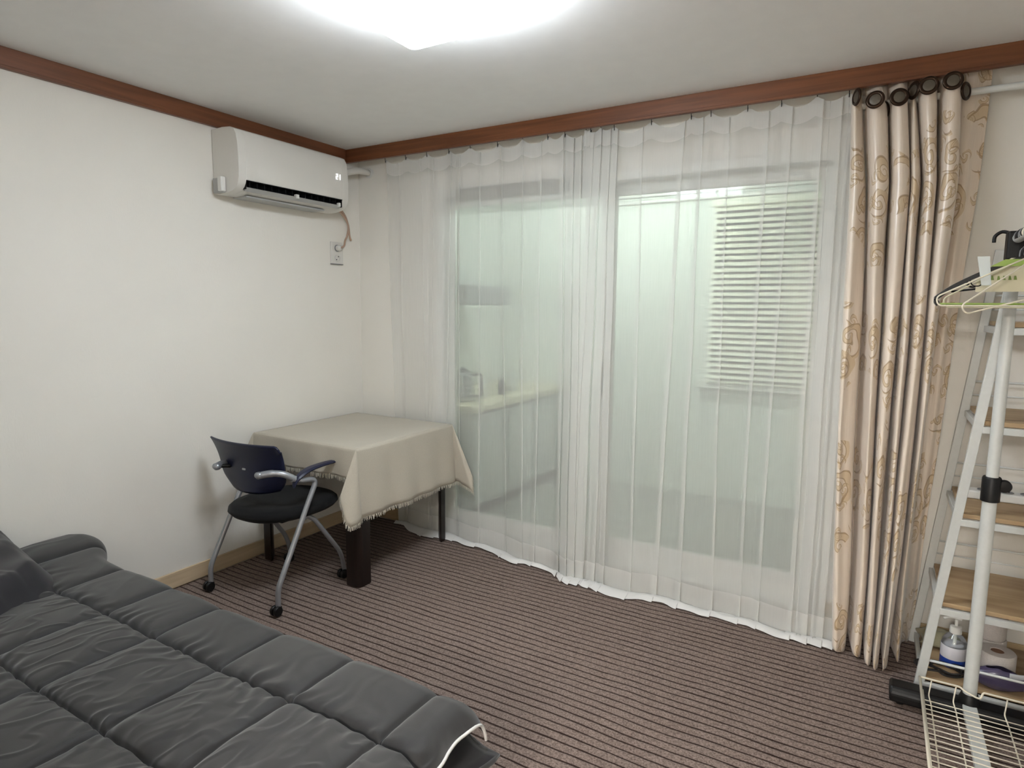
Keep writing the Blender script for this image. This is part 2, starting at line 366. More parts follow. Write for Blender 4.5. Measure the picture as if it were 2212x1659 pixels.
# ---- balcony behind the glass door
struct(MB().box(-.1, 3.9, .15, BY+.1, -.12, -.02).build('floor', M['tile']))
struct(MB().box(-.1, 3.9, .15, BY+.1, 2.42, 2.5).build('ceiling', M['balcony']))
struct(MB().box(-.1, 0, .15, BY+.1, -.02, 2.42).build('wall_balcony_left', M['balcony']))
struct(MB().box(3.8, 3.9, .15, BY+.1, -.02, 2.42).build('wall_balcony_right', M['balcony']))
WX0, WX1, WZ0, WZ1 = 1.86, 3.05, .88, 2.22
YB = 1.75
struct(MB().box(0, WX0, YB, YB+.1, -.02, 2.42).box(WX1, 3.8, YB, YB+.1, -.02, 2.42).box(WX0, WX1, YB, YB+.1, -.02, WZ0).box(WX0, WX1, YB, YB+.1, WZ1, 2.42).build('wall_balcony_far', M['balcony']))
# crown moulding ridges at the top of the far wall
for z in (2.235, 2.285, 2.335):
    struct(MB().box(0.9, 3.8, YB-.03, YB, z, z+.028).build('trim_3', M['pvc'], bevel=.006))
# window of the balcony
wf = struct(MB().box(WX0, WX0+.045, YB-.02, YB+.07, WZ0, WZ1).box(WX1-.045, WX1, YB-.02, YB+.07, WZ0, WZ1).box(WX0+.045, WX1-.045, YB-.02, YB+.07, WZ0, WZ0+.05).box(WX0+.045, WX1-.045, YB-.02, YB+.07, WZ1-.05, WZ1).box(WX0+.57, WX0+.62, YB-.01, YB+.05, WZ0+.05, WZ1-.05).build('window_1', M['frame'], bevel=.004))
MB().box(WX0+.04, WX1-.04, YB+.03, YB+.036, WZ0+.04, WZ1-.04).build('pane', M['glass'], wf)
MB().box(WX0-.04, WX1+.04, YB-.07, YB, WZ0-.05, WZ0).build('window_sill', M['pvc'], wf, bevel=.006)
bl = thing('venetian_blind', 'pale yellow horizontal slat blind seen through the sheer curtain', 'blind', (2.35, YB-.06, 2.2))
MB().box(WX0+.02, 2.98, YB-.10, YB-.045, 2.165, 2.215).build('headrail', M['slat'], bl, bevel=.004)
nsl = 29; z0 = 2.145; dz = .0435
sl = MB(); a = math.radians(50)
for t in range(2):
    pass
cy_, sy_ = math.cos(a)*.018, math.sin(a)*.018
base = MB().prism(lambda p: (WX0+.03, p[0], p[1]), lambda p: (2.97, p[0], p[1]),
    [(-cy_, sy_*-1), (0, .0035), (cy_, sy_), (cy_, sy_-.001), (0, .0025), (-cy_, -sy_-.001)]).build('slat', M['slat'], bl)
base.location = (0, YB-.072, z0); base.matrix_parent_inverse = Matrix.Translation(bl.location).inverted()
for i in range(1, nsl):
    c = base.copy(); C.objects.link(c); c.location.z = z0-dz*i
MB().box(WX0+.03, 2.97, YB-.085, YB-.06, z0-dz*nsl-.006, z0-dz*nsl+.010).build('bottom_rail', M['slat'], bl, bevel=.003)
for x in (WX0+.16, 2.42, 2.85):
    MB().tube([(x, YB-.094, 2.17), (x, YB-.094, z0-dz*nsl)], .0018, 6).build('ladder_cord', M['slat'], bl)
# tube light on the balcony ceiling, hidden above the door head
tl_ = thing('batten_light', 'white tube light on the balcony ceiling', 'light', (1.4, .8, 2.42))
MB().box(.9, 2.1, .76, .86, 2.39, 2.42).build('housing', M['pvc'], tl_, bevel=.004)
MB().tube([(.95, .81, 2.368), (2.05, .81, 2.368)], .014, 12).build('tube', M['tube'], tl_, smooth=True)
# ---- kitchen counter of the balcony
kc = thing('kitchen_counter', 'low pale kitchen counter on the balcony, dim behind the left sheer', 'counter', (.35, .9, -.02))
MB().box(0.02, .68, .30, 1.70, .05, .72).build('carcass', M['cab'], kc)
MB().box(0.01, .72, .27, 1.72, .72, .77).build('worktop', M['counter'], kc, bevel=.006)
for j, (y0, y1) in enumerate(((.31, .76), (.78, 1.22), (1.24, 1.69))):
    d = MB().box(.68, .70, y0, y1, .08, .70).build('door', M['cab'], kc, bevel=.003)
    MB().box(.70, .712, y1-.12, y1-.05, .60, .612).build('handle', M['grey'], d)
wc = thing('range_hood', 'small grey range hood on the balcony wall above the counter', 'hood', (.2, .8, 1.5))
MB().box(.02, .48, .55, 1.15, 1.44, 1.58).build('body', M['grey'], wc, bevel=.01)
MB().box(.05, .30, .72, .98, 1.58, 2.05).build('duct', M['cab'], wc, bevel=.01)
kt = thing('kettle', 'steel electric kettle standing on the balcony counter', 'kettle', (.50, .47, .77))
MB().lathe([(.072, 0), (.075, .02), (.070, .12), (.055, .19), (.05, .2)], (.50, .47, .775)).build('jug', M['steel'], kt, smooth='auto')
MB().lathe([(.052, 0), (.045, .012), (.012, .02), (.012, .032), (.004, .036)], (.50, .47, .975)).build('lid', M['black'], kt, smooth='auto')
MB().tube(fillet([(.55, .50, .95), (.61, .54, .96), (.61, .54, .81), (.56, .51, .80)], .03), .009).build('handle', M['black'], kt, smooth=True)
for j, (x, y, r, h, mt, nm) in enumerate(((.55, .66, .028, .15, 'pvc', 'white seasoning bottle beside the balcony kettle'), (.56, .90, .03, .12, 'dark', 'dark jar near the middle of the balcony counter'), (.50, 1.15, .035, .17, 'cab', 'pale bottle at the far end of the balcony counter'))):
    b = MB().lathe([(r, 0), (r, h*.6), (r*.8, h*.75), (r*.4, h*.85), (r*.4, h)], (x, y, .772), 18).build('bottle', M[mt], smooth='auto'); tag(b, nm, 'bottle')

# ---- sliding balcony door: outer frame and two leaves
df = struct(MB().box(DX0, DX0+.05, -.01, .13, 0, DZ).box(DX1-.05, DX1, -.01, .13, 0, DZ).box(DX0+.05, DX1-.05, -.01, .13, DZ-.05, DZ).box(DX0+.05, DX1-.05, 0, .13, -.008, .035).build('door_1', M['frame'], bevel=.004))
MB().box(DX0+.15, 1.66, -.018, -.01, DZ-.075, DZ-.01).build('head_shade_strip', M['headshade'], df)  # thin grey strip painting the shadow band along the left door head
def leaf(x0, x1, y, no):
    st = .055
    o = struct(MB().box(x0, x0+st, y, y+.035, .035, DZ-.05).box(x1-st, x1, y, y+.035, .035, DZ-.05).box(x0+st, x1-st, y, y+.035, DZ-.11, DZ-.05).box(x0+st, x1-st, y, y+.035, .035, .15).build(no, M['frame'], bevel=.004))
    MB().box(x0+st-.01, x1-st+.01, y+.014, y+.02, .14, DZ-.10).build('pane', M['glass'], o)
    return o
d1 = leaf(DX0+.05, 1.76, .02, 'door_2'); d2 = leaf(1.70, DX1-.05, .075, 'door_3')
MB().box(1.715, 1.735, .008, .02, .95, 1.12).build('door_handle', M['grey'], d1, bevel=.003)

# ------------------------------------------------------------ curtains
def cloth_mesh(keys, zs, k=5, zfun=None, yz=None):
    """keys: [(z, [(x,y),...])] with equal point counts, top first. zs: row heights top->bottom (parameter)."""
    K = [(z, [tuple(p) for p in cat_spline([(x, y, 0) for x, y in pts], k)]) for z, pts in keys]
    n = len(K[0][1]); arc = [0]
    mid = K[min(1, len(K)-1)][1]
    for i in range(1, n): arc.append(arc[-1]+math.dist(mid[i][:2], mid[i-1][:2]))
    V = []; UV = []
    for z in zs:
        j = 0
        while j < len(K)-2 and z < K[j+1][0]: j += 1
        za, zb = K[j][0], K[j+1][0]; t = max(0, min(1, (za-z)/(za-zb)))
        # smooth interpolation through keys
        A = K[max(j-1, 0)][1]; B = K[j][1]; Cc = K[j+1][1]; D = K[min(j+2, len(K)-1)][1]
        for i in range(n):
            x = B[i][0]+(Cc[i][0]-B[i][0])*t; y = B[i][1]+(Cc[i][1]-B[i][1])*t
            u = i/(n-1); zz = z
            if zfun: zz = zfun(x, z, u)
            if yz: x, y, zz = yz(x, y, zz, u, i)
            V.append((x, y, zz)); UV.append((arc[i], z))
    mb = MB(); mb.v = V; mb.uv = UV; m = len(zs)
    mb.f = [(r*n+i, r*n+i+1, (r+1)*n+i+1, (r+1)*n+i) for r in range(m-1) for i in range(n-1)]
    return mb
def panel_keys(x0, x1, folds, seed, yfun, wave=.012):
    """folds: (x_top, x_bot, w_top, w_bot). returns keys with S-folds."""
    rnd = random.Random(seed); folds = sorted(folds)
    levels = (2.32, 1.75, 1.0, .45, 0.0); keys = []
    ph = rnd.random()*6
    for z in levels:
        t = 1-z/2.32; pts = []
        ctrl = [(x0[0]*(1-t)+x0[1]*t, 0)]
        for n_, (xt, xb, wt, wb_) in enumerate(folds):
            xc = xt*(1-t)+xb*t; w_ = wt*(1-t)+wb_*t; dpt = w_*.35+.003
            ctrl += [(xc-w_*.9-.02, .004), (xc+w_*.5, -dpt), (xc+w_*.55, -dpt*.4), (xc-w_*.5, dpt*.3), (xc-w_*.5, dpt*.9), (xc+w_*.9+.02, .004)]
        ctrl.append((x1[0]*(1-t)+x1[1]*t, 0))
        for x, dy in ctrl:
            y = yfun(x, z)+dy+wave*math.sin(x*17+ph)*(.5+.6*t)+.003*math.sin(x*39+ph*2+t*2)
            pts.append((x, min(y, -.022)))
        keys.append((z, pts))
    return keys
def ybot(x):
    P = [(.2, -.03), (.8, -.055), (1.24, -.127), (1.68, -.235), (2.2, -.21), (2.8, -.24), (3.0, -.26)]
    for (a, ya), (b, yb) in zip(P, P[1:]):
        if x <= b: return ya+(yb-ya)*max(0, (x-a)/(b-a))
    return P[-1][1]
def yf(x, z):
    t = 1-z/2.32; return -.075*(1-t)+ybot(x)*t-.0*t
rowz = [2.32-.02*i for i in range(8)]+[2.16-.05*i for i in range(42)]+[.05, .035, .022, .012]
rowz = sorted(set(round(z, 4) for z in rowz), reverse=True)
def make_sheer(name, label, x0, x1, folds, seed, hooks):
    root = thing(name, label, 'curtain', ((x0[0]+x1[0])/2, -.08, 2.33), 'white sheer curtains over the balcony door')
    keys = panel_keys(x0, x1, folds, seed, yf)
    hk = sorted(hooks)
    def sag(x):
        for a, b in zip(hk, hk[1:]):
            if a <= x <= b:
                q = (x-a)/(b-a); return min(.045, .22*(b-a))*4*q*(1-q)
        return 0
    def zfun(x, z, u):
        return z-sag(x)*max(0, (z-2.0)/.32)
    FL = {}
    def crease(x, y, zz, u, i):
        if zz < .30: y += .010*noise.noise((x*9, zz*12, seed))*(1-zz/.3)
        x += .006*noise.noise((x*3, zz*1.7, seed+5)); y += .006*noise.noise((x*6, zz*2.3, seed+9))
        return x, min(y, -.02), zz
    def puddle(x, y, zz, u, i): return crease(x, y, zz, u, i)
    def mk(zs, off, nm, mt, solid=0):
        def yz(x, y, zz, u, i):
            x, y, zz = crease(x, y, zz, u, i); return x, y-off, zz
        return cloth_mesh(keys, zs, 5, zfun, yz).build(nm, mt, root, smooth=True)
    mk(rowz, 0, 'voile', M['sheer'])
    mk([z for z in rowz if z > 2.22], .0025, 'heading_tape', M['hem'])
    mk([z for z in rowz if z < .15], .0025, 'hem', M['hem'])
    # surplus length lying on the carpet
    K = keys[-1][1]; P = cat_spline([(x, y, 0) for x, y in K], 5)
    def pud(u, v):
        i = min(len(P)-1, int(round(u*(len(P)-1)))); p = P[i]
        wd = .034+.055*(.5+noise.noise((p.x*2.3, seed, 3)))*1.3+.018*noise.noise((p.x*11, seed, 1))
        wd = max(.008, wd)
        z = .012+.010*math.sin(v*PI)*(1+noise.noise((p.x*14, v*2, seed)))
        x, y, zz = crease(p.x, p.y, .012, u, i)
        return (x+.01*v*noise.noise((p.x*8, 7, seed)), y-.0025-wd*v, max(.0095, z))
    MB().grid(pud, len(P), 7).build('puddled_hem', M['piping'], root, smooth=True)
    for x in hk:
        MB().tube([(x, -.070, 2.345), (x, -.080, 2.325), (x, -.076, 2.30), (x, -.070, 2.318)], .0018, 6).build('hook', M['black'], root)
    return root
make_sheer('sheer_curtain', 'left white sheer curtain panel hanging behind the cloth-covered table', (.30, .33), (1.665, 1.745),
    [(.40, .40, .004, .006), (.575, .60, .006, .010), (.665, .62, .010, .012), (.79, .70, .014, .016), (.86, .83, .012, .010), (1.0, 1.0, .008, .010), (1.13, 1.21, .008, .010), (1.27, 1.34, .010, .010), (1.38, 1.42, .008, .012), (1.50, 1.585, .022, .022), (1.56, 1.64, .022, .022), (1.61, 1.69, .018, .020)], 3,
    [.30, .46, .62, .78, .93, 1.11, 1.27, 1.42, 1.52, 1.665])
make_sheer('sheer_curtain', 'right white sheer curtain panel hanging beside the patterned drape', (1.64, 1.655), (2.925, 2.92),
    [(1.67, 1.68, .020, .018), (1.71, 1.73, .022, .020), (1.76, 1.79, .020, .020), (1.80, 1.85, .014, .014), (1.94, 2.0, .006, .012), (2.13, 2.12, .016, .014), (2.22, 2.24, .010, .016), (2.34, 2.40, .006, .008), (2.50, 2.52, .012, .008), (2.60, 2.60, .008, .010), (2.72, 2.74, .012, .014), (2.79, 2.80, .014, .016), (2.86, 2.86, .016, .018)], 11,
    [1.64, 1.72, 1.79, 1.98, 2.17, 2.26, 2.42, 2.56, 2.70, 2.82, 2.925])

# heavy eyelet drape
def crests(cr, valley, start, flap):
    pts = [start]
    for i, (xl, xr, y) in enumerate(cr):
        xl, xr = xl+.002, xr-.009
        pts += [(xl, y+.022), ((xl+xr)/2, y-.006), (xr, y+.014)]
        nx = cr[i+1][0] if i < len(cr)-1 else flap[0][0]-.008
        pts += [((xr+nx)/2-.002, y+.055), ((xr+nx)/2+.001, valley)]
    return pts+flap
D = [
 (2.322, crests([(2.832, 2.872, -.085), (2.89, 2.948, -.085), (2.968, 3.03, -.085), (3.036, 3.056, -.08), (3.062, 3.124, -.085), (3.136, 3.20, -.085)], -.045, (2.826, -.05), [(3.222, -.05), (3.25, -.055), (3.275, -.045), (3.30, -.04)])),
 (2.27, crests([(2.832, 2.872, -.155), (2.89, 2.948, -.16), (2.968, 3.03, -.155), (3.036, 3.056, -.12), (3.062, 3.124, -.16), (3.136, 3.20, -.165)], -.045, (2.826, -.05), [(3.222, -.05), (3.25, -.055), (3.275, -.045), (3.30, -.04)])),
 (1.92, crests([(2.848, 2.900, -.165), (2.927, 2.99, -.18), (2.998, 3.058, -.17), (3.064, 3.098, -.165), (3.104, 3.155, -.175), (3.162, 3.216, -.18)], -.045, (2.845, -.05), [(3.228, -.05), (3.25, -.06), (3.27, -.045), (3.29, -.035)])),
 (.95, crests([(2.868, 2.908, -.235), (2.975, 3.003, -.24), (3.018, 3.062, -.26), (3.072, 3.10, -.26), (3.110, 3.140, -.26), (3.150, 3.178, -.25)], -.07, (2.87, -.09), [(3.19, -.05), (3.21, -.05), (3.225, -.035), (3.24, -.03)])),
 (.0, crests([(2.915, 2.952, -.33), (2.985, 3.025, -.33), (3.032, 3.056, -.375), (3.063, 3.083, -.395), (3.090, 3.108, -.385), (3.138, 3.165, -.27)], -.15, (2.91, -.18), [(3.172, -.10), (3.18, -.07), (3.19, -.04), (3.20, -.035)])),
]
dr = thing('drape', 'cream brocade drape with gold scrolls and dark eyelet rings, gathered beside the shelf', 'curtain', (3.05, -.1, 2.3))
def drape_zfun(x, z, u): return z+.008*math.sin(u*44) if z < .1 else z
def drape_yz(x, y, z, u, i):
    x += .010*noise.noise((u*9, z*1.6, 2.1)); y += .010*noise.noise((u*14, z*2.0, 8.1))
    return x, min(y, -.02), z
cloth_mesh(D, [2.375, 2.35, 2.32]+[2.29-.045*i for i in range(50)]+[.055, .035, .018], 7, drape_zfun, drape_yz).build('fabric', M['drape'], dr, smooth=True, solid=.002)
def ring(x, y, z, rot, rx=1.0):
    m = Matrix.Rotation(rot, 4, 'Z') @ Matrix.Rotation(PI/2, 4, 'X')
    R_, r_o = .0265, .0075
    prof = []
    mb = MB(); vs = []; fs = []; n = 32; q = 10
    for i in range(n):
        a = 2*PI*i/n
        for j in range(q):
            b = 2*PI*j/q; rr = R_+r_o*math.cos(b)*1.0; zz = .005*math.sin(b)
            vs.append((m @ Vector((rr*math.cos(a), rr*math.sin(a), zz)))+Vector((x, y, z)))
            fs.append((i*q+j, i*q+(j+1) % q, ((i+1) % n)*q+(j+1) % q, ((i+1) % n)*q+j))
    mb.add(vs, fs); rg = mb.build('ring', M['bronze'], dr, smooth=True)
    MB().lathe([(.024, -.0015), (.024, .0012), (.018, .003), (.008, .0035)], (x, y, z), 28, m).build('inset', M['inset'], rg, smooth=True)
for (x, y, z, rt) in ((2.852, -.168, 2.285, -1.1), (2.918, -.178, 2.263, -.15), (2.953, -.125, 2.235, 1.1), (2.999, -.172, 2.262, .25), (3.046, -.14, 2.288, -1.0), (3.093, -.178, 2.288, .0), (3.168, -.182, 2.292, .1), (3.214, -.13, 2.262, 1.05)):
    ring(x, y, z-.016, rt)
cr = thing('curtain_rod', 'white round curtain rod running out behind the drape', 'rod', (3.3, -.09, 2.25))
MB().tube([(2.85, -.088, 2.252), (3.85, -.088, 2.252)], .013, 16).build('pole', M['white'], cr, smooth='auto')
for x in (3.84,):
    MB().tube([(x, -.088, 2.252), (x, -.001, 2.252)], .01, 12).build('bracket', M['white'], cr, smooth='auto')

# ------------------------------------------------------------ ceiling lamp
LX0, LX1, LY0, LY1 = 1.52, 2.034, -1.825, -1.31
lp = thing('ceiling_lamp', 'square glowing white acrylic ceiling lamp', 'lamp', ((LX0+LX1)/2, (LY0+LY1)/2, H))
MB().box(LX0+.02, LX1-.02, LY0+.02, LY1-.02, H-.02, H-.001).build('base_plate', M['white'], lp)
def rrect(x0, x1, y0, y1, r, n=6):
    out = []
    for cx, cy, a0 in ((x1-r, y1-r, 0), (x0+r, y1-r, PI/2), (x0+r, y0+r, PI), (x1-r, y0+r, 1.5*PI)):
        for j in range(n+1):
            a = a0+PI/2*j/n; out.append((cx+r*math.cos(a), cy+r*math.sin(a)))
    return out
mb = MB(); n = 28; layers = [(0, 2.388), (0, 2.318), (.006, 2.306), (.016, 2.30)]
for ins, z in layers: mb.v += [(x, y, z) for x, y in rrect(LX0+ins, LX1-ins, LY0+ins, LY1-ins, .035-ins*.8)]
nn = len(mb.v)//len(layers)
for r in range(len(layers)-1): mb.f += [(r*nn+i, r*nn+(i+1) % nn, (r+1)*nn+(i+1) % nn, (r+1)*nn+i) for i in range(nn)]
mb.f.append(tuple((len(layers)-1)*nn+i for i in range(nn)))
df_ = mb.build('diffuser', M['lamp'], lp, smooth='auto')
df_.data.materials.append(M['lampside'])
for p_ in df_.data.polygons:
    if p_.normal.z > -.3: p_.material_index = 1

# ------------------------------------------------------------ wall air conditioner
ac = thing('air_conditioner', 'white wall-mounted air conditioner with lit display on the left wall', 'air conditioner', (.0, -.67, 1.98))
def acprof(notch):
    P = [(.004, 1.985), (.004, 2.302), (.09, 2.305), (.150, 2.300), (.178, 2.288), (.194, 2.262), (.202, 2.22), (.206, 2.15), (.206, 2.09), (.203, 2.052)]
    if notch: P += [(.200, 2.046), (.150, 2.046), (.120, 2.000), (.172, 2.002)]
    else: P += [(.196, 2.030), (.186, 2.014), (.172, 2.002)]
    P += [(.150, 1.992), (.11, 1.984), (.05, 1.980)]
    return P
def ext(mb, P, y0, y1): mb.prism(lambda p: (p[0], y0, p[1]), lambda p: (p[0], y1, p[1]), P)
mb = MB(); ext(mb, acprof(0), -1.045, -1.0); mb2 = MB(); ext(mb2, acprof(0), -.345, -.30); mb3 = MB(); ext(mb3, acprof(1), -1.0, -.345)
mb.add(mb2.v, mb2.f); mb.add(mb3.v, mb3.f)
mb.build('casing', M['acb'], ac, smooth='auto', bevel=.0015)
MB().prism(lambda p: (p[0], -.999, p[1]), lambda p: (p[0], -.346, p[1]), [(.121, 2.0005), (.151, 2.0455), (.156, 2.0455), (.127, 2.0005)]).build('air_outlet', M['acd'], ac)
MB().box(.150, .2015, -.999, -.346, 2.0435, 2.0458).box(.122, .170, -.999, -.346, 2.0003, 2.0025).box(.125, .196, -.9995, -.9975, 2.002, 2.045).box(.125, .196, -.3475, -.3455, 2.002, 2.045).build('outlet_lining', M['acd'], ac)
fl = MB().prism(lambda p: (p[0], -.995, p[1]), lambda p: (p[0], -.350, p[1]), [(.168, 1.998), (.188, 2.014), (.193, 2.011), (.174, 1.994)]).build('louver', M['acg'], ac)
MB().box(.178, .200, -.685, -.665, 2.004, 2.026).build('louver_clip', M['pvc'], ac, bevel=.003)
MB().box(.178, .200, -.372, -.358, 2.004, 2.026).build('louver_clip', M['pvc'], ac, bevel=.003)
for i in range(14):
    y = -.97+i*.045
    MB().box(.140, .184, y, y+.0025, 2.010, 2.043).build('vane', M['acd'], ac)
MB().box(.02, .10, -1.062, -1.045, 1.985, 2.06).build('side_bracket', M['acg'], ac, bevel=.004)
MB().box(.075, .105, -1.075, -1.048, 1.99, 2.062).build('sensor_box', M['pvc'], ac, bevel=.004)
MB().box(.02, .13, -.95, -.42, 1.975, 1.984).build('under_tray', M['acg'], ac, bevel=.003)
# display digits 2 and 1, seven segments each
def seg(mb, y, z, segs, wd=.013, h=.014, t=.0026):
    R_ = {'a': (0, wd, 2*h, 2*h+t), 'g': (0, wd, h, h+t), 'd': (0, wd, 0, t), 'f': (0, t, h, 2*h+t), 'b': (wd-t, wd, h, 2*h+t), 'e': (0, t, 0, h+t), 'c': (wd-t, wd, 0, h+t)}
    for s_ in segs:
        a_, b_, c_, d_ = R_[s_]; mb.box(.2062, .2078, y+a_, y+b_, z+c_, z+d_)
mb = MB(); seg(mb, -.397, 2.155, 'abged'); seg(mb, -.377, 2.155, 'bc'); mb.build('display_digits', M['digit'], ac)
pp = (MB().tube(fillet([(.10, -.302, 2.20), (.09, -.22, 2.235), (.10, -.10, 2.27), (.10, -.002, 2.27)], .05), .020, 14).build('refrigerant_pipe', M['acb'], ac, smooth=True))
MB().tube([(.10, -.012, 2.27), (.10, -.001, 2.27)], .032, 18).build('wall_collar', M['pvc'], pp, smooth='auto')
ot = thing('wall_outlet', 'cream double wall socket below the air conditioner', 'socket', (0, -.215, 1.75))
MB().box(0, .010, -.262, -.160, 1.685, 1.822).build('plate', M['acb'], ot, bevel=.004)
MB().box(0, .014, -.262, -.165, 1.682, 1.687).build('plate_edge', M['grey'], ot)
mrot = Matrix.Rotation(PI/2, 4, 'Y')
for z in (1.784, 1.722):
    s_ = MB().lathe([(.021, .0), (.021, .006), (.019, .008), (.018, .004), (.001, .003)], (.008, -.212, z), 24, mrot).build('socket_cup', M['grey'] if z > 1.75 else M['acb'], ot, smooth='auto')
    for dy in (-.0095, .0095):
        MB().tube([(.0115, -.212+dy*.8, z+dy), (.014, -.212+dy*.8, z+dy)], .0032, 8).build('pin_hole', M['black'], s_)
pl = (MB().lathe([(.018, 0), (.018, .012), (.014, .024), (.008, .03)], (.016, -.212, 1.784), 20, mrot).build('power_plug', M['acb'], ac, smooth='auto'))
(MB().tube(cat_spline([(.046, -.212, 1.784), (.05, -.19, 1.80), (.035, -.165, 1.835), (.03, -.14, 1.87), (.03, -.13, 1.93), (.03, -.17, 1.985), (.05, -.26, 2.02), (.05, -.36, 2.015)], 6), .006, 8).build('power_cord', M['beige'], ac, smooth=True))
(MB().tube(cat_spline([(.06, -.30, 2.03), (.05, -.22, 2.02), (.03, -.155, 1.985), (.025, -.125, 1.93), (.02, -.11, 1.87), (.015, -.095, 1.845), (.006, -.085, 1.85)], 6), .006, 8).build('drain_hose', M['beige'], ac, smooth=True))

# ------------------------------------------------------------ table and cloth
TX0, TX1, TY0, TY1, TZ = .062, .818, -.905, -.118, .722
tbl = thing('dining_table', 'dark-stained wooden table standing in the corner by the window', 'table', ((TX0+TX1)/2, (TY0+TY1)/2, 0))
MB().box(TX0, TX1, TY0, TY1, TZ-.028, TZ-.001).build('tabletop', M['darkwood'], tbl, bevel=.004)
MB().box(TX0+.05, TX1-.05, TY0+.03, TY0+.05, TZ-.11, TZ-.028).build('apron', M['darkwood'], tbl)
MB().box(TX0+.05, TX1-.05, TY1-.05, TY1-.03, TZ-.11, TZ-.028).build('apron', M['darkwood'], tbl)
MB().box(TX1-.05, TX1-.03, TY0+.05, TY1-.05, TZ-.11, TZ-.028).build('apron', M['darkwood'], tbl)
MB().box(TX0+.03, TX0+.05, TY0+.05, TY1-.05, TZ-.11, TZ-.028).build('apron', M['darkwood'], tbl)
def corner_leg(cx, cy, sx, sy, s=.088):
    # quarter-round leg: flat inner faces cut on the diagonal, rounded outer corner
    P = [(cx, cy+sy*s)]
    for j in range(7):
        a = j/6*PI/2; r = .03
        P.append((cx+sx*(r-r*math.cos(a)), cy+sy*(r-r*math.sin(a))))
    P.append((cx+sx*s, cy)); P.append((cx+sx*s*.92, cy+sy*s*.22)); P.append((cx+sx*s*.22, cy+sy*s*.92))
    if sx*sy < 0: P = P[::-1]
    return MB().zprism(P, .007, TZ-.028).build('leg', M['darkwood'], tbl, smooth='auto')
corner_leg(TX1, TY0, -1, 1, .085); corner_leg(TX1-.028, TY1, -1, -1, .062); corner_leg(TX0+.02, TY0, 1, 1, .075); corner_leg(TX0+.02, TY1, 1, -1, .062)
# cloth: DX drop on +X side, DYf drop on -Y side
ZT = TZ+.0035; e = .004
EX0, EX1, EY0, EY1 = TX0-e, TX1+e, TY0-e, TY1+e
drops = {'x1': .345, 'y0': .148, 'x0': .10, 'y1': .25}
def hang(px, py, dx, dy, r, ph, seed):
    """point hanging a cloth distance r below the edge point, direction (dx,dy)"""
    ang = ph
    fl_ = .05+.24*(math.sin(2*ang)**2 if ang is not None else 0)
    return None
per = []   # perimeter stations: (edge point, out dir, max drop, corner angle or None)
def side(p, q, d, drop, n):
    for i in range(n+1):
        t = i/n; per.append((p[0]+(q[0]-p[0])*t, p[1]+(q[1]-p[1])*t, d[0], d[1], drop, None))
def corner(c, d1, d2, r1, r2, shift, n=14):
    for i in range(1, n):
        a = PI/2*i/n; r = min(r1/max(1e-6, math.cos(a)), r2/max(1e-6, math.sin(a)))
        dx = d1[0]*math.cos(a)+d2[0]*math.sin(a); dy = d1[1]*math.cos(a)+d2[1]*math.sin(a)
        per.append((c[0], c[1], dx+shift[0]*math.sin(2*a), dy+shift[1]*math.sin(2*a), r, a))
side((EX0, EY0), (EX1, EY0), (0, -1), drops['y0'], 46)
corner((EX1, EY0), (0, -1), (1, 0), drops['y0'], drops['x1'], (-.9, -.6), 22)
side((EX1, EY0), (EX1, EY1), (1, 0), drops['x1'], 46)
corner((EX1, EY1), (1, 0), (0, 1), drops['x1'], drops['y1'], (.3, -.7), 22)
side((EX1, EY1), (EX0, EY1), (0, 1), drops['y1'], 30)
corner((EX0, EY1), (0, 1), (-1, 0), drops['y1'], drops['x0'], (0, 0), 8)
side((EX0, EY1), (EX0, EY0), (-1, 0), drops['x0'], 30)
corner((EX0, EY0), (-1, 0), (0, -1), drops['x0'], drops['y0'], (0, 0), 8)
NP = len(per); NR = 16
def clothpt(i, v):
    ex, ey, dx, dy, drop, ang = per[i % NP]; r = drop*v
    s = math.hypot(dx, dy)+1e-9
    if ang is None:
        out = .0035+.028*r/.35+.012*noise.noise((ex*7, ey*7, .3))*v*1.2+.007*math.sin((ex+ey)*31)*v
        out += .0045*math.exp(-((r-.062)/.007)**2)*(1 if dx > .5 else 0)
        z = ZT-r
    else:
        out = .0035+.028*r/.35+r*(.34*math.sin(2*ang)**1.4)+.006*v*math.sin(ang*16)
        z = ZT-math.sqrt(max(0, r*r-(out-.0035)**2*.7))
    rr = .008
    if r < rr: out *= r/rr*1.0
    x = ex+dx/s*out; y = ey+dy/s*out
    return (max(x, .004), min(y, -.060), z)
mb = MB()
for j in range(NR+1):
    v = (j/NR)**1.15
    for i in range(NP): mb.v.append(clothpt(i, v))
for j in range(NR):
    for i in range(NP):
        a_, b_ = i, (i+1) % NP; mb.f.append((j*NP+a_, (j+1)*NP+a_, (j+1)*NP+b_, j*NP+b_))
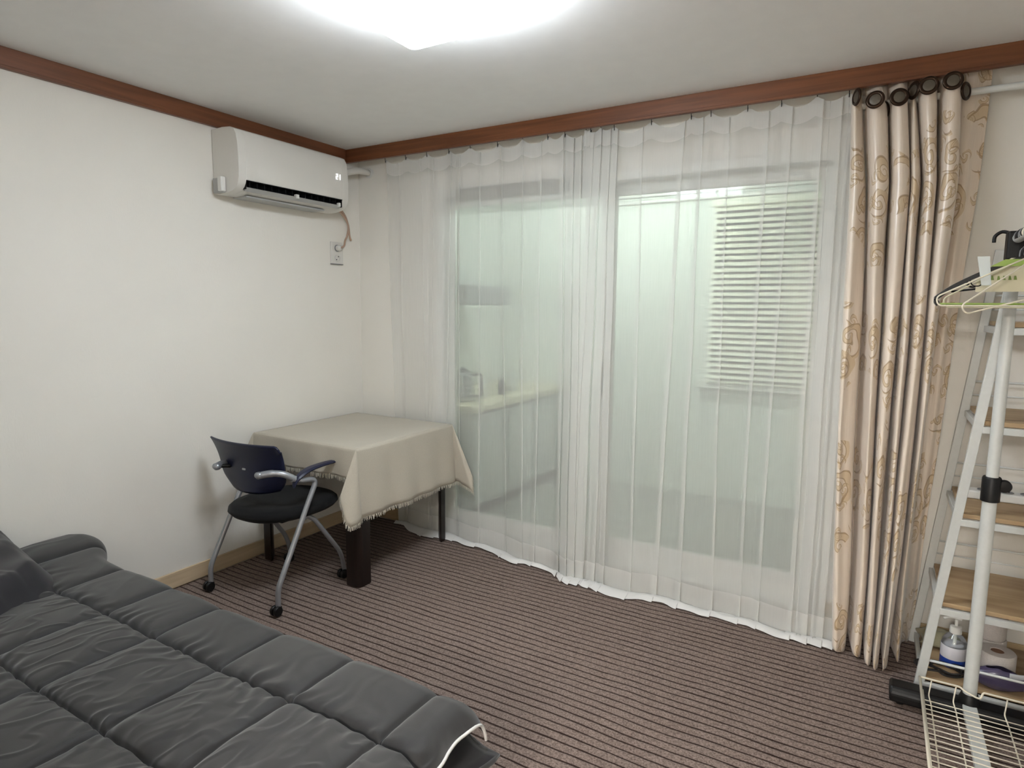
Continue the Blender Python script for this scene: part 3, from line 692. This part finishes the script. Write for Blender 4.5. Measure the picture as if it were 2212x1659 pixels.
# top sheet
nu = 34
mb.grid(lambda u, v: (EX0+(EX1-EX0)*u, EY0+(EY1-EY0)*v, ZT+.0012*noise.noise((u*7, v*7, 1))*(1 if 0.02 < u < .98 and .02 < v < .98 else 0)), nu, nu)
tc_ = thing('tablecloth', 'fringed beige linen cloth draped over the corner table', 'tablecloth', ((TX0+TX1)/2, (TY0+TY1)/2, ZT))
mb.build('cloth', M['linen'], tc_, smooth='auto', solid=.0016)
fb = MB(); rf = random.Random(4)
for i in range(NP):
    p = Vector(clothpt(i, 1.0)); q = Vector(clothpt(i+1, 1.0)); L = (q-p).length; k = max(1, int(L/.0045))
    if p.y > -.08 and p.x < .8: continue
    pv = Vector(clothpt(i, .93)); dn = (p-pv).normalized()
    for j in range(k):
        c = p.lerp(q, (j+rf.random()*.6)/k); ln = .014+.011*rf.random(); sd = (q-p).normalized()*.0016
        tip = c+dn*ln+Vector((rf.uniform(-.004, .004), rf.uniform(-.004, .004), 0))
        fb.add([c-sd, c+sd, tip+sd*.7, tip-sd*.7, (c+tip)/2+Vector((.001, -.001, 0))], [(0, 1, 4), (1, 2, 4), (2, 3, 4), (3, 0, 4)])
f_o = fb.build('fringe', M['fringe'], tc_); f_o['kind'] = 'stuff'; f_o['label'] = 'frayed pale thread fringe'

# ------------------------------------------------------------ office chair
ch = thing('office_chair', 'navy-backed chair with black seat and grey tube frame on castors, at the table', 'chair', (.445, -1.08, 0))
def seat_mesh():
    mb = MB(); n = 48; cx, cy = .455, -1.045; a, b = .222, .262
    layers = [(.30, .398), (.80, .400), (.93, .408), (1.0, .428), (.985, .446), (.93, .458), (.75, .463), (.4, .460), (.05, .459)]
    for s_, z in layers:
        for j in range(n):
            t = 2*PI*j/n; cxs, sxs = math.cos(t), math.sin(t); pw = .80
            x = a*s_*math.copysign(abs(cxs)**pw, cxs); y = b*s_*math.copysign(abs(sxs)**pw, sxs)
            zz = z+.015*max(0, -y/b)*0-.018*max(0, y/b-.5)
            mb.v.append((cx+x, cy+y, zz))
    m = len(layers)
    for r in range(m-1):
        for j in range(n): mb.f.append((r*n+j, r*n+(j+1) % n, (r+1)*n+(j+1) % n, (r+1)*n+j))
    mb.f += [tuple(range(n-1, -1, -1)), tuple((m-1)*n+j for j in range(n))]
    return mb
seat_mesh().build('seat', M['seat'], ch, smooth=True)
MB().box(.34, .57, -1.16, -.95, .375, .400).build('seat_pan', M['black'], ch, bevel=.006)
# backrest: curved plastic shell, wide top, rounded lower edge
def back_pt(u, v):
    zt, zb = .770, .512; s_ = 2*u-1
    hw = .243*(1-.05*(1-v))-.045*max(0, (.30-v)/.30)**2.2+.010*v*v
    x = .385+s_*hw
    lower = .026*(abs(s_)**2.2)*(1-v)
    z = zb+(zt-zb)*v+lower+.004*s_
    y = -1.170-.020*(v-.4)-.035*(v**3)-.045*(1-s_*s_)
    return (x, y, z+.010*(1-s_)*0)
def bp2(u, v):
    x, y, z = back_pt(u, v)
    if v > .9: 
        e_ = max(0, abs(2*u-1)-.9)/.1
        if u > .5: z -= .02*e_*e_
    return x, y, z
MB().grid(bp2, 40, 22).build('backrest', M['navy'], ch, smooth=True, solid=.008)
MB().box(.385, .405, -1.2305, -1.2255, .633, .641).build('badge', M['sticker'], ch)
def side_frame(sx, cx, knobx):
    # rear leg, bend, arm, up to the backrest pivot
    X = cx
    path = fillet([(X, -1.300, .050), (X, -1.298, .130), (X-.003*sx, -1.110, .480), (X-.010*sx, -1.040, .590), (X-.022*sx, -1.125, .598), (X-.035*sx, -1.17, .612)], [.03, .3, .07, .05, .02], 8)
    return path
for sx, X in ((-1, .200), (1, .697)):
    MB().tube(side_frame(sx, X, 0), .0125, 14).build('rear_leg', M['silver'], ch, smooth='auto')
    MB().tube(cat_spline([(X-.030*sx, -1.155, .610), (X-(.058 if sx > 0 else .034)*sx, -1.195, .638), (X-(.095 if sx > 0 else .038)*sx, -1.23, .645), (X-(.130 if sx > 0 else .044)*sx, -1.262, .640)], 6), [.0155]*12+[.017]*7, 16).build('arm_tube', M['silver'], ch, smooth='auto')
    MB().lathe([(.004, -.02), (.014, -.016), (.0185, 0), (.014, .016), (.004, .02)], (X-(.140 if sx > 0 else .045)*sx, -1.268, .638), 18, Matrix.Rotation(PI/2, 4, 'Y')).build('pivot_cap', M['silver'], ch, smooth=True)
    MB().tube([(X-(.140 if sx > 0 else .045)*sx, -1.255, .638), (X-(.150 if sx > 0 else .075)*sx, -1.215, .635)], .010, 10).build('pivot_bolt', M['black'], ch, smooth='auto')
    # armrest blade
    ye = -.885 if sx > 0 else -1.0
    P = cat_spline([(X-.028*sx, -1.165, .580), (X-.026*sx, -1.145, .612), (X-.028*sx, -1.08, .638), (X-.03*sx, -.99, .646), (X-.034*sx, ye, .644)], 6)
    mb = MB(); n = len(P)
    for i, p in enumerate(P):
        t = i/(n-1); wd = .014+.012*sstep(t*2)-.008*max(0, t-.85)/.15; th = .012-.006*t
        for dx_, dz_ in ((-wd, 0), (-wd*.6, th), (wd*.6, th), (wd, 0), (wd*.6, -th), (-wd*.6, -th)): mb.v.append((p.x+dx_, p.y, p.z+dz_))
    for i in range(n-1):
        for j in range(6): mb.f.append((i*6+j, i*6+(j+1) % 6, (i+1)*6+(j+1) % 6, (i+1)*6+j))
    mb.f += [tuple(range(5, -1, -1)), tuple((n-1)*6+j for j in range(6))]
    mb.build('armrest', M['navy'], ch, smooth='auto', bevel=.002)
    # front leg
    xf = .655 if sx > 0 else .245
    MB().tube(fillet([(xf-.10*sx, -1.13, .395), (xf-.01*sx, -1.05, .405), (xf, -.865, .150), (xf, -.845, .050)], [.06, .05], 8), .0115, 14).build('front_leg', M['silver'], ch, smooth='auto')
    for (wx, wy) in ((X, -1.300), (xf, -.845)):
        c_ = MB().tube([(wx, wy, .040), (wx, wy, .066)], .010, 12).box(wx-.012, wx+.012, wy-.028, wy+.012, .030, .048).build('castor', M['black'], ch, smooth='auto', bevel=.002)
        for s2 in (-1, 1):
            MB().lathe([(.006, 0), (.022, .001), (.0235, .004), (.0235, .012), (.021, .015), (.006, .016)], (wx+(.004 if s2 > 0 else -.020), wy-.012, .032), 20, Matrix.Rotation(PI/2, 4, 'Y')).build('wheel', M['black'], c_, smooth='auto')
MB().tube([(.245, -1.09, .400), (.655, -1.09, .400)], .010, 12).build('cross_tube', M['silver'], ch, smooth='auto')

# ------------------------------------------------------------ bed
bed = thing('bed_frame', 'pale wooden low bed frame beneath the dark quilt', 'bed', (1.1, -2.4, 0))
MB().box(.02, 2.13, -2.90, -1.86, .155, .225).build('side_rails', M['pale'], bed, bevel=.004)
for x, y in ((2.075, -1.845), (2.075, -2.90), (.06, -1.90), (.06, -2.90)):
    MB().box(x-.03, x+.03, y-.03, y+.03, .006, .225).build('leg', M['pale'], bed, bevel=.004)
# mattress pad with bound edge
def roll(d, r, ang=PI/2):
    if d <= 0: return d, 0.0
    if d < r*ang: return r*math.sin(d/r), -r*(1-math.cos(d/r))
    q = d-r*ang; return r*math.sin(ang)+q*math.cos(ang), -r*(1-math.cos(ang))-q*math.sin(ang)
XS = [.22, .53, .845, 1.12, 1.44, 1.738, 2.035]; YS = [-2.10, -2.41, -2.72]
ZQ = .418
def seam_d(v, L):
    return min((abs(v-s_), s_) for s_ in L)
def quilt_h(x, y):
    wx = x+.006*noise.noise((x*3, y*5, 4)); wy = y+.010*noise.noise((x*2.3, y*2, 7))
    dx, sx = seam_d(wx, XS); dy, sy = seam_d(wy, YS)
    h = .015*(1-math.exp(-dx/.013))*(1-math.exp(-dy/.014))-.004*math.exp(-(dx/.005)**2)-.011*math.exp(-(dy/.006)**2)
    h += .007*math.sqrt(min(1, dx/.15))*math.sqrt(min(1, dy/.15))
    # gathered wrinkles across the long seams
    g = math.exp(-dy/.045)*(1-math.exp(-dy/.006))
    h += g*.0075*math.sin(x*96+9*noise.noise((x*7, y*9, 2)))*(.15+1.6*abs(noise.noise((x*4.5, sy*3, 1))))
    # crumple streaks inside the cells
    st = noise.noise((x*5.5+y*3.5, y*2.2-x*1.2, 11)); h += .0075*(1-abs(st)*2.4 if abs(st) < .4 else 0)*(.35+.65*sstep((-y-2.08)/.15))
    st2 = noise.noise((x*15-y*6, y*7+x*5, 21)); h += .0028*(1-min(1, abs(st2)*5))*sstep((-y-2.02)/.15)
    h += .010*noise.noise((x*1.8, y*1.8, 30))
    return h
QX1, QY1 = 2.105, -1.905
def quilt_pt(u, v):
    a = .03+u*(QX1+.090-.03); b = -2.98+v*(2.98-1.905+.10)    # cloth coordinates
    x, zx = roll(a-QX1, .072, 1.75); y, zy = roll(b-QY1, .060, 1.75)
    X = QX1+x; Y = QY1+y
    hx = quilt_h(min(a, 2.3), min(b, -1.80)); k = 1-sstep((a-QX1)/.2)*.6; k2 = 1-sstep((b-QY1)/.12)*.7
    z = ZQ-.026+hx*k*k2+zx*.80+zy*.9
    if a > QX1: X += .012*noise.noise((b*14, a*3, 5))*sstep((a-QX1)/.1)
    if b > QY1: Y += .010*noise.noise((a*6, b*3, 9))*sstep((b-QY1)/.08)
    # near the head end the edge bulges outwards over the pillow
    bg = math.exp(-((a-.12)/.16)**2); Y += .095*bg*sstep((b+2.1)/.25); z += .018*bg*sstep((b+2.3)/.3)
    X = max(X, .012)
    return (X, Y, max(z, .225))
ql = thing('quilt', 'charcoal grey square-stitched quilt spread over the bed', 'quilt', (1.1, -2.4, .4))
MB().grid(quilt_pt, 680, 400).build('quilt_top', M['quilt'], ql, smooth=True)
# stitched seams: dark tubes that also draw the shade in the grooves
def q_uv(a, b): return ((a-.03)/(QX1+.090-.03), (b+2.98)/(2.98-1.905+.10))
for xs in XS:
    P = []
    for j in range(170):
        b = -2.95+j*(2.95-1.86)/169; x = xs-.006*noise.noise((xs*3, b*5, 4)); P.append(Vector(quilt_pt(*q_uv(x, b)))+Vector((0, 0, .0006)))
    MB().tube(P, .0013, 5).build('seam', M['thread'], ql)
for ys in YS:
    P = []
    for j in range(400):
        a = .05+j*2.08/399; y = ys-.010*noise.noise((a*2.3, ys*2, 7)); P.append(Vector(quilt_pt(*q_uv(a, y)))+Vector((0, 0, .0006)))
    MB().tube(P, .0022, 5).build('seam', M['thread'], ql)
# white piping along the foot hem
P = [Vector(quilt_pt(1.0, v/80)) + Vector((.003, 0, -.002)) for v in range(0, 81)]
P = [p for p in P]
MB().tube(P, .0042, 8).build('piping', M['piping'], ql, smooth=True)['label'] = 'white piping along the foot hem'
# folded-back flap at the head
def flap_pt(u, v):
    x = .02+u*.58; y = -2.78+v*.76
    lim = .47+(y+2.03)*(-.6)
    e1 = sstep((lim-x)/.11); e2 = sstep((-1.985-y-.10*x)/.12)
    h = .138*e1*e2*(1-.35*x/.5)
    h += (.016*noise.noise((x*7, y*6, 2))+.012*(1-min(1, abs(noise.noise((x*5-y*8, y*4, 9)))*4)))*e1*e2
    base_ = ZQ-.03
    return (x, y, base_+h+.022*e1*e2)
MB().grid(flap_pt, 90, 110).build('folded_flap', M['quiltd'], ql, smooth=True)['label'] = 'darker rumpled flap folded back at the head end'
# mattress topper under the quilt: slab with flared corner and binding
def pad_z(x, y): return .272+.004*noise.noise((x*9, y*9, 2))
mp_ = thing('mattress', 'dark bound mattress pad poking out under the foot of the quilt', 'mattress', (1.1, -2.4, .23))
def pad_pt(u, v):
    x = .02+u*2.165; y = -2.95+v*1.09
    k = sstep((x-2.05)/.14)*sstep((y+2.02)/.16); k1 = sstep((x-1.98)/.2)
    x2 = x+.028*k; y2 = y+.015*k
    z = .322-.045*k1*sstep((x-2.04)/.12)+.006*noise.noise((x*12, y*10, 3))*k1-.012*k
    return (x2, y2, z)
MB().grid(pad_pt, 90, 60).build('cover', M['quiltd'], mp_, smooth=True, solid=.010)
MB().box(.03, 2.10, -2.93, -1.885, .226, .318).build('core', M['quiltd'], mp_, bevel=.02)
bp_ = [Vector(pad_pt(1.0, v/50))+Vector((.002, 0, -.002)) for v in range(51)]+[Vector(pad_pt(1-u/60, 1.0))+Vector((0, .002, -.002)) for u in range(1, 61)]
MB().tube(bp_, .0075, 8).build('binding', M['quilt'], mp_, smooth=True)
st_ = MB().add([(2.165, -1.905, .262), (2.175, -1.865, .258), (2.172, -1.850, .10), (2.160, -1.905, .02), (2.150, -1.91, .02)], [(0, 1, 2, 3)]).build('corner_strap', M['quiltd'], mp_, solid=.004)
MB().tube(cat_spline([(2.183, -1.868, .256), (2.180, -1.866, .18), (2.172, -1.862, .10), (2.164, -1.89, .02)], 5), .0025, 6).build('strap_piping', M['piping'], st_, smooth=True)

# ------------------------------------------------------------ open wooden shelf unit
sh = thing('shelf_unit', 'white metal ladder-shaped shelf with pale wooden boards, right of the drape', 'shelf', (3.6, -.25, 0))
def lx(z): return 3.205+.104*z
YR, YFt = -.035, -.455; XE = 3.86
def rx(z): return 3.97-.0*z
for y, nm in ((YR, 'rear_leg'), (YFt, 'front_leg')):
    top = 1.66
    MB().bar((lx(0.0)+.004, y, .006), (lx(top), y, top), .022, .030, up=(1, 0, 0)).build(nm, M['whited'], sh, bevel=.002)
    MB().bar((3.83, y, .006), (3.78, y, top), .022, .030, up=(1, 0, 0)).build(nm, M['whited'], sh, bevel=.002)
for i, z in enumerate((.055, .352, .692, 1.030, 1.370)):
    x0 = lx(z)+.012; x1 = 3.82
    MB().box(x0+.008, x1, YFt+.006, YR, z, z+.016).build('shelf_board', M['shelfwood'], sh, bevel=.002)
    MB().box(x0, x1, YFt-.012, YFt+.004, z-.026, z-.002).build('front_rail', M['whited'], sh, bevel=.002)
    MB().box(x0, x1, YR-.004, YR+.010, z-.026, z-.002).build('rear_rail', M['whited'], sh, bevel=.002)
    MB().box(x0-.01, x0+.006, YFt, YR, z-.026, z-.002).build('end_rail', M['whited'], sh, bevel=.002)
    if i: 
        MB().tube([(x0, YR+.004, z+.115), (x1, YR+.004, z+.115)], .004, 8).build('guard_wire', M['white'], sh, smooth=True)
        MB().tube([(x0, YR+.004, z+.060), (x1, YR+.004, z+.060)], .003, 8).build('guard_wire', M['white'], sh, smooth=True)
    else:
        MB().tube([(x0, YFt-.004, z+.085), (x1, YFt-.004, z+.085)], .005, 8).build('guard_wire', M['white'], sh, smooth=True)
# power strip
ps = thing('power_strip', 'white power strip with grey sockets on the third shelf up', 'power strip', (3.5, -.18, .708))
MB().box(3.315, 3.80, -.215, -.155, .709, .742).build('body', M['pvc'], ps, bevel=.006)
for i in range(6):
    x = 3.385+i*.066
    s_ = MB().lathe([(.024, 0), (.024, .003), (.021, .0035), (.020, .0015), (.001, .001)], (x, -.185, .7415), 24).build('socket', M['grey'], ps, smooth='auto')
    for dx_ in (-.009, .009):
        MB().tube([(x+dx_, -.185+dx_*.6, .7425), (x+dx_, -.185+dx_*.6, .7455)], .003, 8).build('pin_hole', M['black'], s_)
bx = tag(MB().box(3.545, 3.75, -.36, -.26, .709, .765).build('storage_box', M['redwood'], bevel=.004), 'small reddish-brown box on the third shelf beside the power strip', 'box')
# pump bottle
Z0 = .072
pb = thing('pump_bottle', 'clear pump bottle with white cap and blue label on the lowest shelf', 'bottle', (3.325, -.31, Z0))
cx, cy = 3.325, -.31
MB().lathe([(.036, 0), (.042, .004), (.0425, .02), (.0425, .085), (.040, .10), (.030, .118), (.018, .128), (.015, .135)], (cx, cy, Z0), 28).build('bottle_body', M['clear'], pb, smooth='auto')
MB().lathe([(.0405, 0), (.0432, .003), (.0432, .035)], (cx, cy, Z0+.003), 28).build('blue_label', M['blue'], pb, smooth='auto')
MB().lathe([(.0431, .0), (.0434, .001), (.0434, .047), (.0431, .048)], (cx, cy, Z0+.037), 28).build('white_label', M['label'], pb, smooth='auto')
MB().lathe([(.020, 0), (.0205, .002), (.0195, .018), (.019, .026), (.012, .028)], (cx, cy, Z0+.132), 24).build('cap', M['pvc'], pb, smooth='auto')
MB().tube([(cx, cy, Z0+.158), (cx, cy, Z0+.184)], .0055, 12).tube([(cx, cy, Z0+.03), (cx, cy, Z0+.13)], .006, 8).build('pump_stem', M['pvc'], pb, smooth='auto')
MB().tube(cat_spline([(cx+.016, cy, Z0+.188), (cx, cy, Z0+.190), (cx-.022, cy-.006, Z0+.192), (cx-.042, cy-.012, Z0+.184)], 4), [.006]*5+[.0055]*4+[.005]*3+[.004], 10).build('nozzle', M['pvc'], pb, smooth='auto')
def tp_roll(x, y, z, label, r=.055):
    t = thing('toilet_roll', label, 'toilet paper', (x, y, z), 'toilet rolls on the lowest shelf')
    h = .10
    mb = MB(); n = 32; prof = [(r-.003, 0), (r, .004), (r, h-.004), (r-.003, h), (.022, h), (.021, h-.003), (.021, .003), (.022, 0)]
    for rr, zz in prof:
        for j in range(n): a_ = 2*PI*j/n; mb.v.append((x+rr*math.cos(a_), y+rr*math.sin(a_), z+zz))
    m = len(prof)
    for i in range(m):
        for j in range(n): mb.f.append((i*n+j, i*n+(j+1) % n, ((i+1) % m)*n+(j+1) % n, ((i+1) % m)*n+j))
    mb.build('paper', M['tissue'], t, smooth='auto')
    MB().lathe([(.0205, .003), (.0205, .098)], (x, y, z), 24).build('core', M['redwood'], t)
tp_roll(3.455, -.315, Z0, 'white toilet roll standing in front behind the rack pole', .058)
tp_roll(3.445, -.198, Z0, 'grey-white toilet roll at the back under a second one')
tp_roll(3.445, -.198, Z0+.101, 'toilet roll stacked on top of the rear one', .052)
oc = MB().grid(lambda u, v: (3.225+.15*u+.01*math.sin(v*5), -.14+.12*(v-.5)-.09*u*.3, Z0+.012+.045*math.sin(u*PI)**.5*(math.sin(v*PI)**.5)+.008*noise.noise((u*5, v*5, 1))), 26, 22).build('folded_cloth', M['cloth'], smooth=True, solid=.006)
tag(oc, 'olive-cream folded cloth on the lowest shelf behind the pump bottle', 'cloth')
pts = []
rc = random.Random(5)
for i in range(40):
    a_ = i*.62; pts.append((3.285+.055*math.cos(a_)*(1+.25*rc.random())+.025*math.sin(i*.3), -.385+.035*math.sin(a_)*(1+.2*rc.random()), Z0+.006+.018*rc.random()))
tag(MB().tube(cat_spline(pts, 4), .0035, 7).build('cable', M['cable'], smooth=True), 'tangled black cable in front of the pump bottle', 'cable')
# purple bag and plastic label
def bag_pt(u, v):
    a_ = 2*PI*u; t = v; r = .085*math.sin(PI*min(1, .08+.86*t))**.55
    x = 3.45+r*1.1*math.cos(a_)*(1+.12*math.sin(3*a_+t*4)); y = -.412+r*.42*math.sin(a_); z = Z0+.002+.080*t+.010*noise.noise((a_, t*5, 2))*t
    return (x, y-.01*t, z)
bg_ = thing('plastic_bag', 'crumpled purple plastic bag on the lowest shelf below the toilet rolls', 'bag', (3.44, -.40, Z0))
MB().grid(bag_pt, 40, 18).build('bag', M['bag'], bg_, smooth=True)
MB().grid(lambda u, v: (3.475+.05*u, -.4455+.014*u*u+.012*(v-.5)**2, Z0+.028+.055*v), 8, 8).build('sticker', M['sticker'], bg_, smooth=True, solid=.001)
tag(MB().box(3.555, 3.62, -.452, -.36, Z0, Z0+.07).build('wood_block', M['shelfwood'], bevel=.003), 'small pale wooden block at the right of the lowest shelf', 'block')

# ------------------------------------------------------------ rolling garment rack
PX, PY = 3.350, -.575
gr = thing('garment_rack', 'white tube garment rack on black feet in front of the shelf', 'clothes rack', (PX, -.95, 0))
def foot(y, nm):
    mb = MB(); prof = [(-.045, .028), (-.045, .060), (-.030, .082), (.030, .082), (.045, .060), (.045, .028)]
    mb.prism(lambda p: (PX-.235, y+p[0], p[1]), lambda p: (PX+.235, y+p[0], p[1]), prof)
    f = mb.build('foot_bar', M['black'], gr, bevel=.008)
    for x in (PX-.20, PX+.20):
        MB().lathe([(.008, -.012), (.024, -.011), (.026, -.008), (.026, .008), (.024, .011), (.008, .012)], (x, y, .031), 22, Matrix.Rotation(PI/2, 4, 'Y')).build('wheel', M['black'], f, smooth='auto')
    MB().lathe([(.034, 0), (.034, .006), (.026, .03), (.024, .036)], (PX, y, .076), 24).build('pole_socket', M['black'], f, smooth='auto')
foot(PY, 'a'); foot(PY-.95, 'b')
for y in (PY, PY-.95):
    MB().tube([(PX, y, .085), (PX, y, .86)], .0205, 24).build('lower_pole', M['whited'], gr, smooth='auto')
    MB().tube([(PX, y, .85), (PX, y, 1.60)], .0175, 24).build('upper_pole', M['whited'], gr, smooth='auto')
    cl = MB().lathe([(.022, -.042), (.027, -.040), (.027, .036), (.024, .042)], (PX, y, .838), 28).build('clamp', M['black'], gr, smooth='auto')
    MB().lathe([(.010, 0), (.010, .014), (.019, .016), (.0205, .022), (.0205, .034), (.017, .038), (.004, .039)], (PX+.034, y+.026, .853), 24, Matrix.Rotation(math.radians(90), 4, 'X')).build('knob', M['black'], cl, smooth='auto')
    e1 = MB().box(PX-.026, PX+.026, y-.025, y+.03, 1.585, 1.675).build('rail_connector', M['black'], gr, bevel=.006)
    MB().tube(cat_spline([(PX-.015, y+.02, 1.672), (PX-.035, y+.03, 1.678), (PX-.052, y+.03, 1.665), (PX-.054, y+.03, 1.645)], 5), .0055, 8).build('end_hook', M['black'], e1, smooth=True)
MB().tube([(PX, PY+.02, 1.652), (PX, PY-.97, 1.652)], .0150, 20).build('hanging_rail', M['white'], gr, smooth='auto')
MB().bar((PX, PY+.03, .072), (PX, PY-.97, .072), .042, .018).build('base_bar', M['whited'], gr, bevel=.003)
# wire basket: rim, floor grid, cross wires
ZB = .150; BX0, BX1, BY0, BY1 = 3.200, 3.56, -1.35, -.622; zf = .085
wbk = thing('wire_basket', 'shallow cream wire basket shelf low on the garment rack', 'basket', (PX, -.98, zf))
rim = [(BX0, BY0, ZB), (BX0, BY1, ZB), (PX-.035, BY1, ZB), (PX-.022, BY1-.006, ZB-.008), (PX+.012, BY1-.012, ZB-.018), (PX+.022, BY1-.012, ZB-.018), (PX+.03, BY1, ZB), (BX1, BY1, ZB), (BX1, BY0, ZB)]
MB().tube([rim[0]]+fillet(rim, .006, 3)+[rim[-1], rim[0]], .0032, 8).build('rim_wire', M['cream'], wbk, smooth=True)
MB().tube([(BX0, BY0, ZB), (BX0, BY1, ZB)], .0042, 8).tube([(BX0+.01, BY0, zf+.03), (BX0+.01, BY1-.02, zf+.03)], .0030, 8).build('side_wire', M['cream'], wbk, smooth=True)
n = 0
y = BY1-.035
while y > BY0:
    MB().tube([(BX0+.006, y, zf+.004), (BX1-.006, y, zf+.004)], .0019, 6).build('grid_wire', M['cream'], wbk, smooth=True); y -= .0285
for x in (BX0+.035, BX0+.105, BX0+.245, BX1-.03):
    MB().tube(fillet([(x, BY1, ZB-.001), (x-.006, BY1-.012, zf+.012), (x, BY1-.05, zf), (x, BY0+.05, zf), (x, BY0, ZB)], .008, 3), .0023, 6).build('cross_wire', M['cream'], wbk, smooth=True)

# ------------------------------------------------------------ hangers
def hanger(y, mats, label, kind, rot=0, hw=.21, tilt=0, zoff=0):
    t = thing('clothes_hanger', label, 'hanger', (PX, y, 1.667), 'hangers on the garment rack')
    R_ = Matrix.Rotation(rot, 4, 'Z') @ Matrix.Rotation(tilt, 4, 'Y')
    T_ = lambda p: tuple(Vector((PX, y, 1.667)) + R_ @ Vector(p))
    rh = .019
    hk = [(rh*math.cos(a_), 0, -.002-rh*.75+rh*math.sin(a_)) for a_ in [math.radians(d) for d in range(205, -10, -18)]]
    hk = [p for p in hk]+[(rh*.55, 0, -.045), (0, 0, -.060), (0, 0, -.095)]
    hook = MB().tube([T_(p) for p in cat_spline(hk, 3)], .0022 if kind != 'wide' else .003, 8).build('hook', mats[0], t, smooth=True)
    zs = -.088; zt = -.200+zoff; zb = -.222+zoff
    if kind == 'wire':
        P = fillet([(0, 0, zs), (-hw, 0, zt-.005), (-hw*.97, 0, zb-.01), (hw*.97, 0, zb-.01), (hw, 0, zt-.005), (0, 0, zs)], [.02, .018, .018, .02], 6)
        MB().tube([T_(p) for p in P], .0024, 8).build('frame', mats[1], t, smooth=True)
    else:
        for s_ in (-1, 1):
            P = cat_spline([(0, 0, zs+.004), (s_*hw*.35, 0, zs-.028), (s_*hw*.75, 0, zs-.075), (s_*hw*.95, 0, zt+.004), (s_*hw, 0, zt-.008), (s_*hw*.96, 0, zb)], 4)
            mb = MB(); n_ = len(P)
            for i, p in enumerate(P):
                w1, h1 = (.006, .0065) if kind == 'flat' else (.012, .006)
                for a_, b_ in ((-w1, -h1), (w1, -h1), (w1, h1), (-w1, h1)): mb.v.append(T_((p.x, a_, p.z+b_)))
            for i in range(n_-1):
                for j in range(4): mb.f.append((i*4+j, i*4+(j+1) % 4, (i+1)*4+(j+1) % 4, (i+1)*4+j))
            mb.f += [(3, 2, 1, 0), tuple((n_-1)*4+j for j in range(4))]
            mb.build('shoulder', mats[1], t, smooth='auto', bevel=.0015)
            # strap notch hook under the shoulder
            MB().tube([T_(p) for p in cat_spline([(s_*hw*.62, 0, zs-.060), (s_*hw*.58, 0, zs-.078), (s_*hw*.50, 0, zs-.080), (s_*hw*.46, 0, zs-.068)], 4)], .0018, 6).build('strap_hook', mats[0], t, smooth=True)
        mb = MB(); a_ = T_((-hw*.97, 0, zb)); b_ = T_((hw*.97, 0, zb)); mb.bar(a_, b_, .008, .006); mb.build('bottom_bar', mats[2], t, bevel=.001)
        if kind == 'wide':
            MB().tube([T_(p) for p in fillet([(-hw*.80, 0, zs-.095), (-hw*.42, 0, zs-.085), (-hw*.36, 0, zs-.055), (hw*.36, 0, zs-.055), (hw*.42, 0, zs-.085), (hw*.80, 0, zs-.095)], .01, 4)], .003, 8).build('trouser_bar', mats[0], t, smooth=True)
    return t, T_
t1, T1 = hanger(-.66, (M['grey'], M['grey'], M['grey']), 'grey plastic hanger nearest the wall end of the rail', 'flat')
t2, T2 = hanger(-.70, (M['black'], M['black'], M['black']), 'black plastic hanger with trouser bar and notches', 'wide')
t3, T3 = hanger(-.735, (M['grey'], M['paper'], M['green']), 'hanger with cream paper sleeve printed in green', 'wire', hw=.19)
def cover(T_, z0_, z1_, mt, hwid, nm, parent, y=0.004):
    P = [(-.03, y, z1_), (.03, y, z1_), (hwid, y, z0_+.035), (hwid, y, z0_), (-hwid, y, z0_), (-hwid, y, z0_+.035)]
    return MB().add([T_(p) for p in P], [tuple(range(6))]).build(nm, mt, parent, solid=.001)
cv = cover(T3, -.185, -.085, M['paper'], .11, 'paper_sleeve', t3)
for i, x in enumerate((-.075, -.060, -.047, -.033, -.020)):
    MB().add([T3(p) for p in ((x, -.0012, -.150), (x+.008, -.0012, -.150), (x+.005, -.0012, -.138), (x+.001, -.0012, -.138))], [(0, 1, 2, 3)]).build('printed_letter', M['print'], cv, solid=.0006)
t4, T4 = hanger(-.77, (M['black'], M['black'], M['green']), 'black hanger with bright green top and lower bar', 'flat')
MB().add([T4(p) for p in ((-.085, -.008, -.112), (.085, -.008, -.112), (.05, -.008, -.092), (-.05, -.008, -.092))], [(0, 1, 2, 3)]).build('green_panel', M['green'], t4, solid=.004)
MB().grid(lambda u, v: T4((-.118+(.030-.006*v)*u+.016*v, -.012, -.082-.085*v)), 5, 9).build('clear_tab', M['tab'], t4, solid=.003)
t5, T5 = hanger(-.815, (M['cream'], M['cream'], M['cream']), 'cream-coated wire hanger turned at an angle, nearest the camera', 'wire', rot=.38, hw=.222, tilt=-.27, zoff=.030)
t6, T6 = hanger(-.79, (M['cream'], M['cream'], M['cream']), 'cream wire hanger hanging straight along the black one', 'wire', hw=.212, zoff=.004)
t7, T7 = hanger(-.685, (M['black'], M['black'], M['black']), 'second black plastic hanger close behind the first', 'flat', rot=-.06)
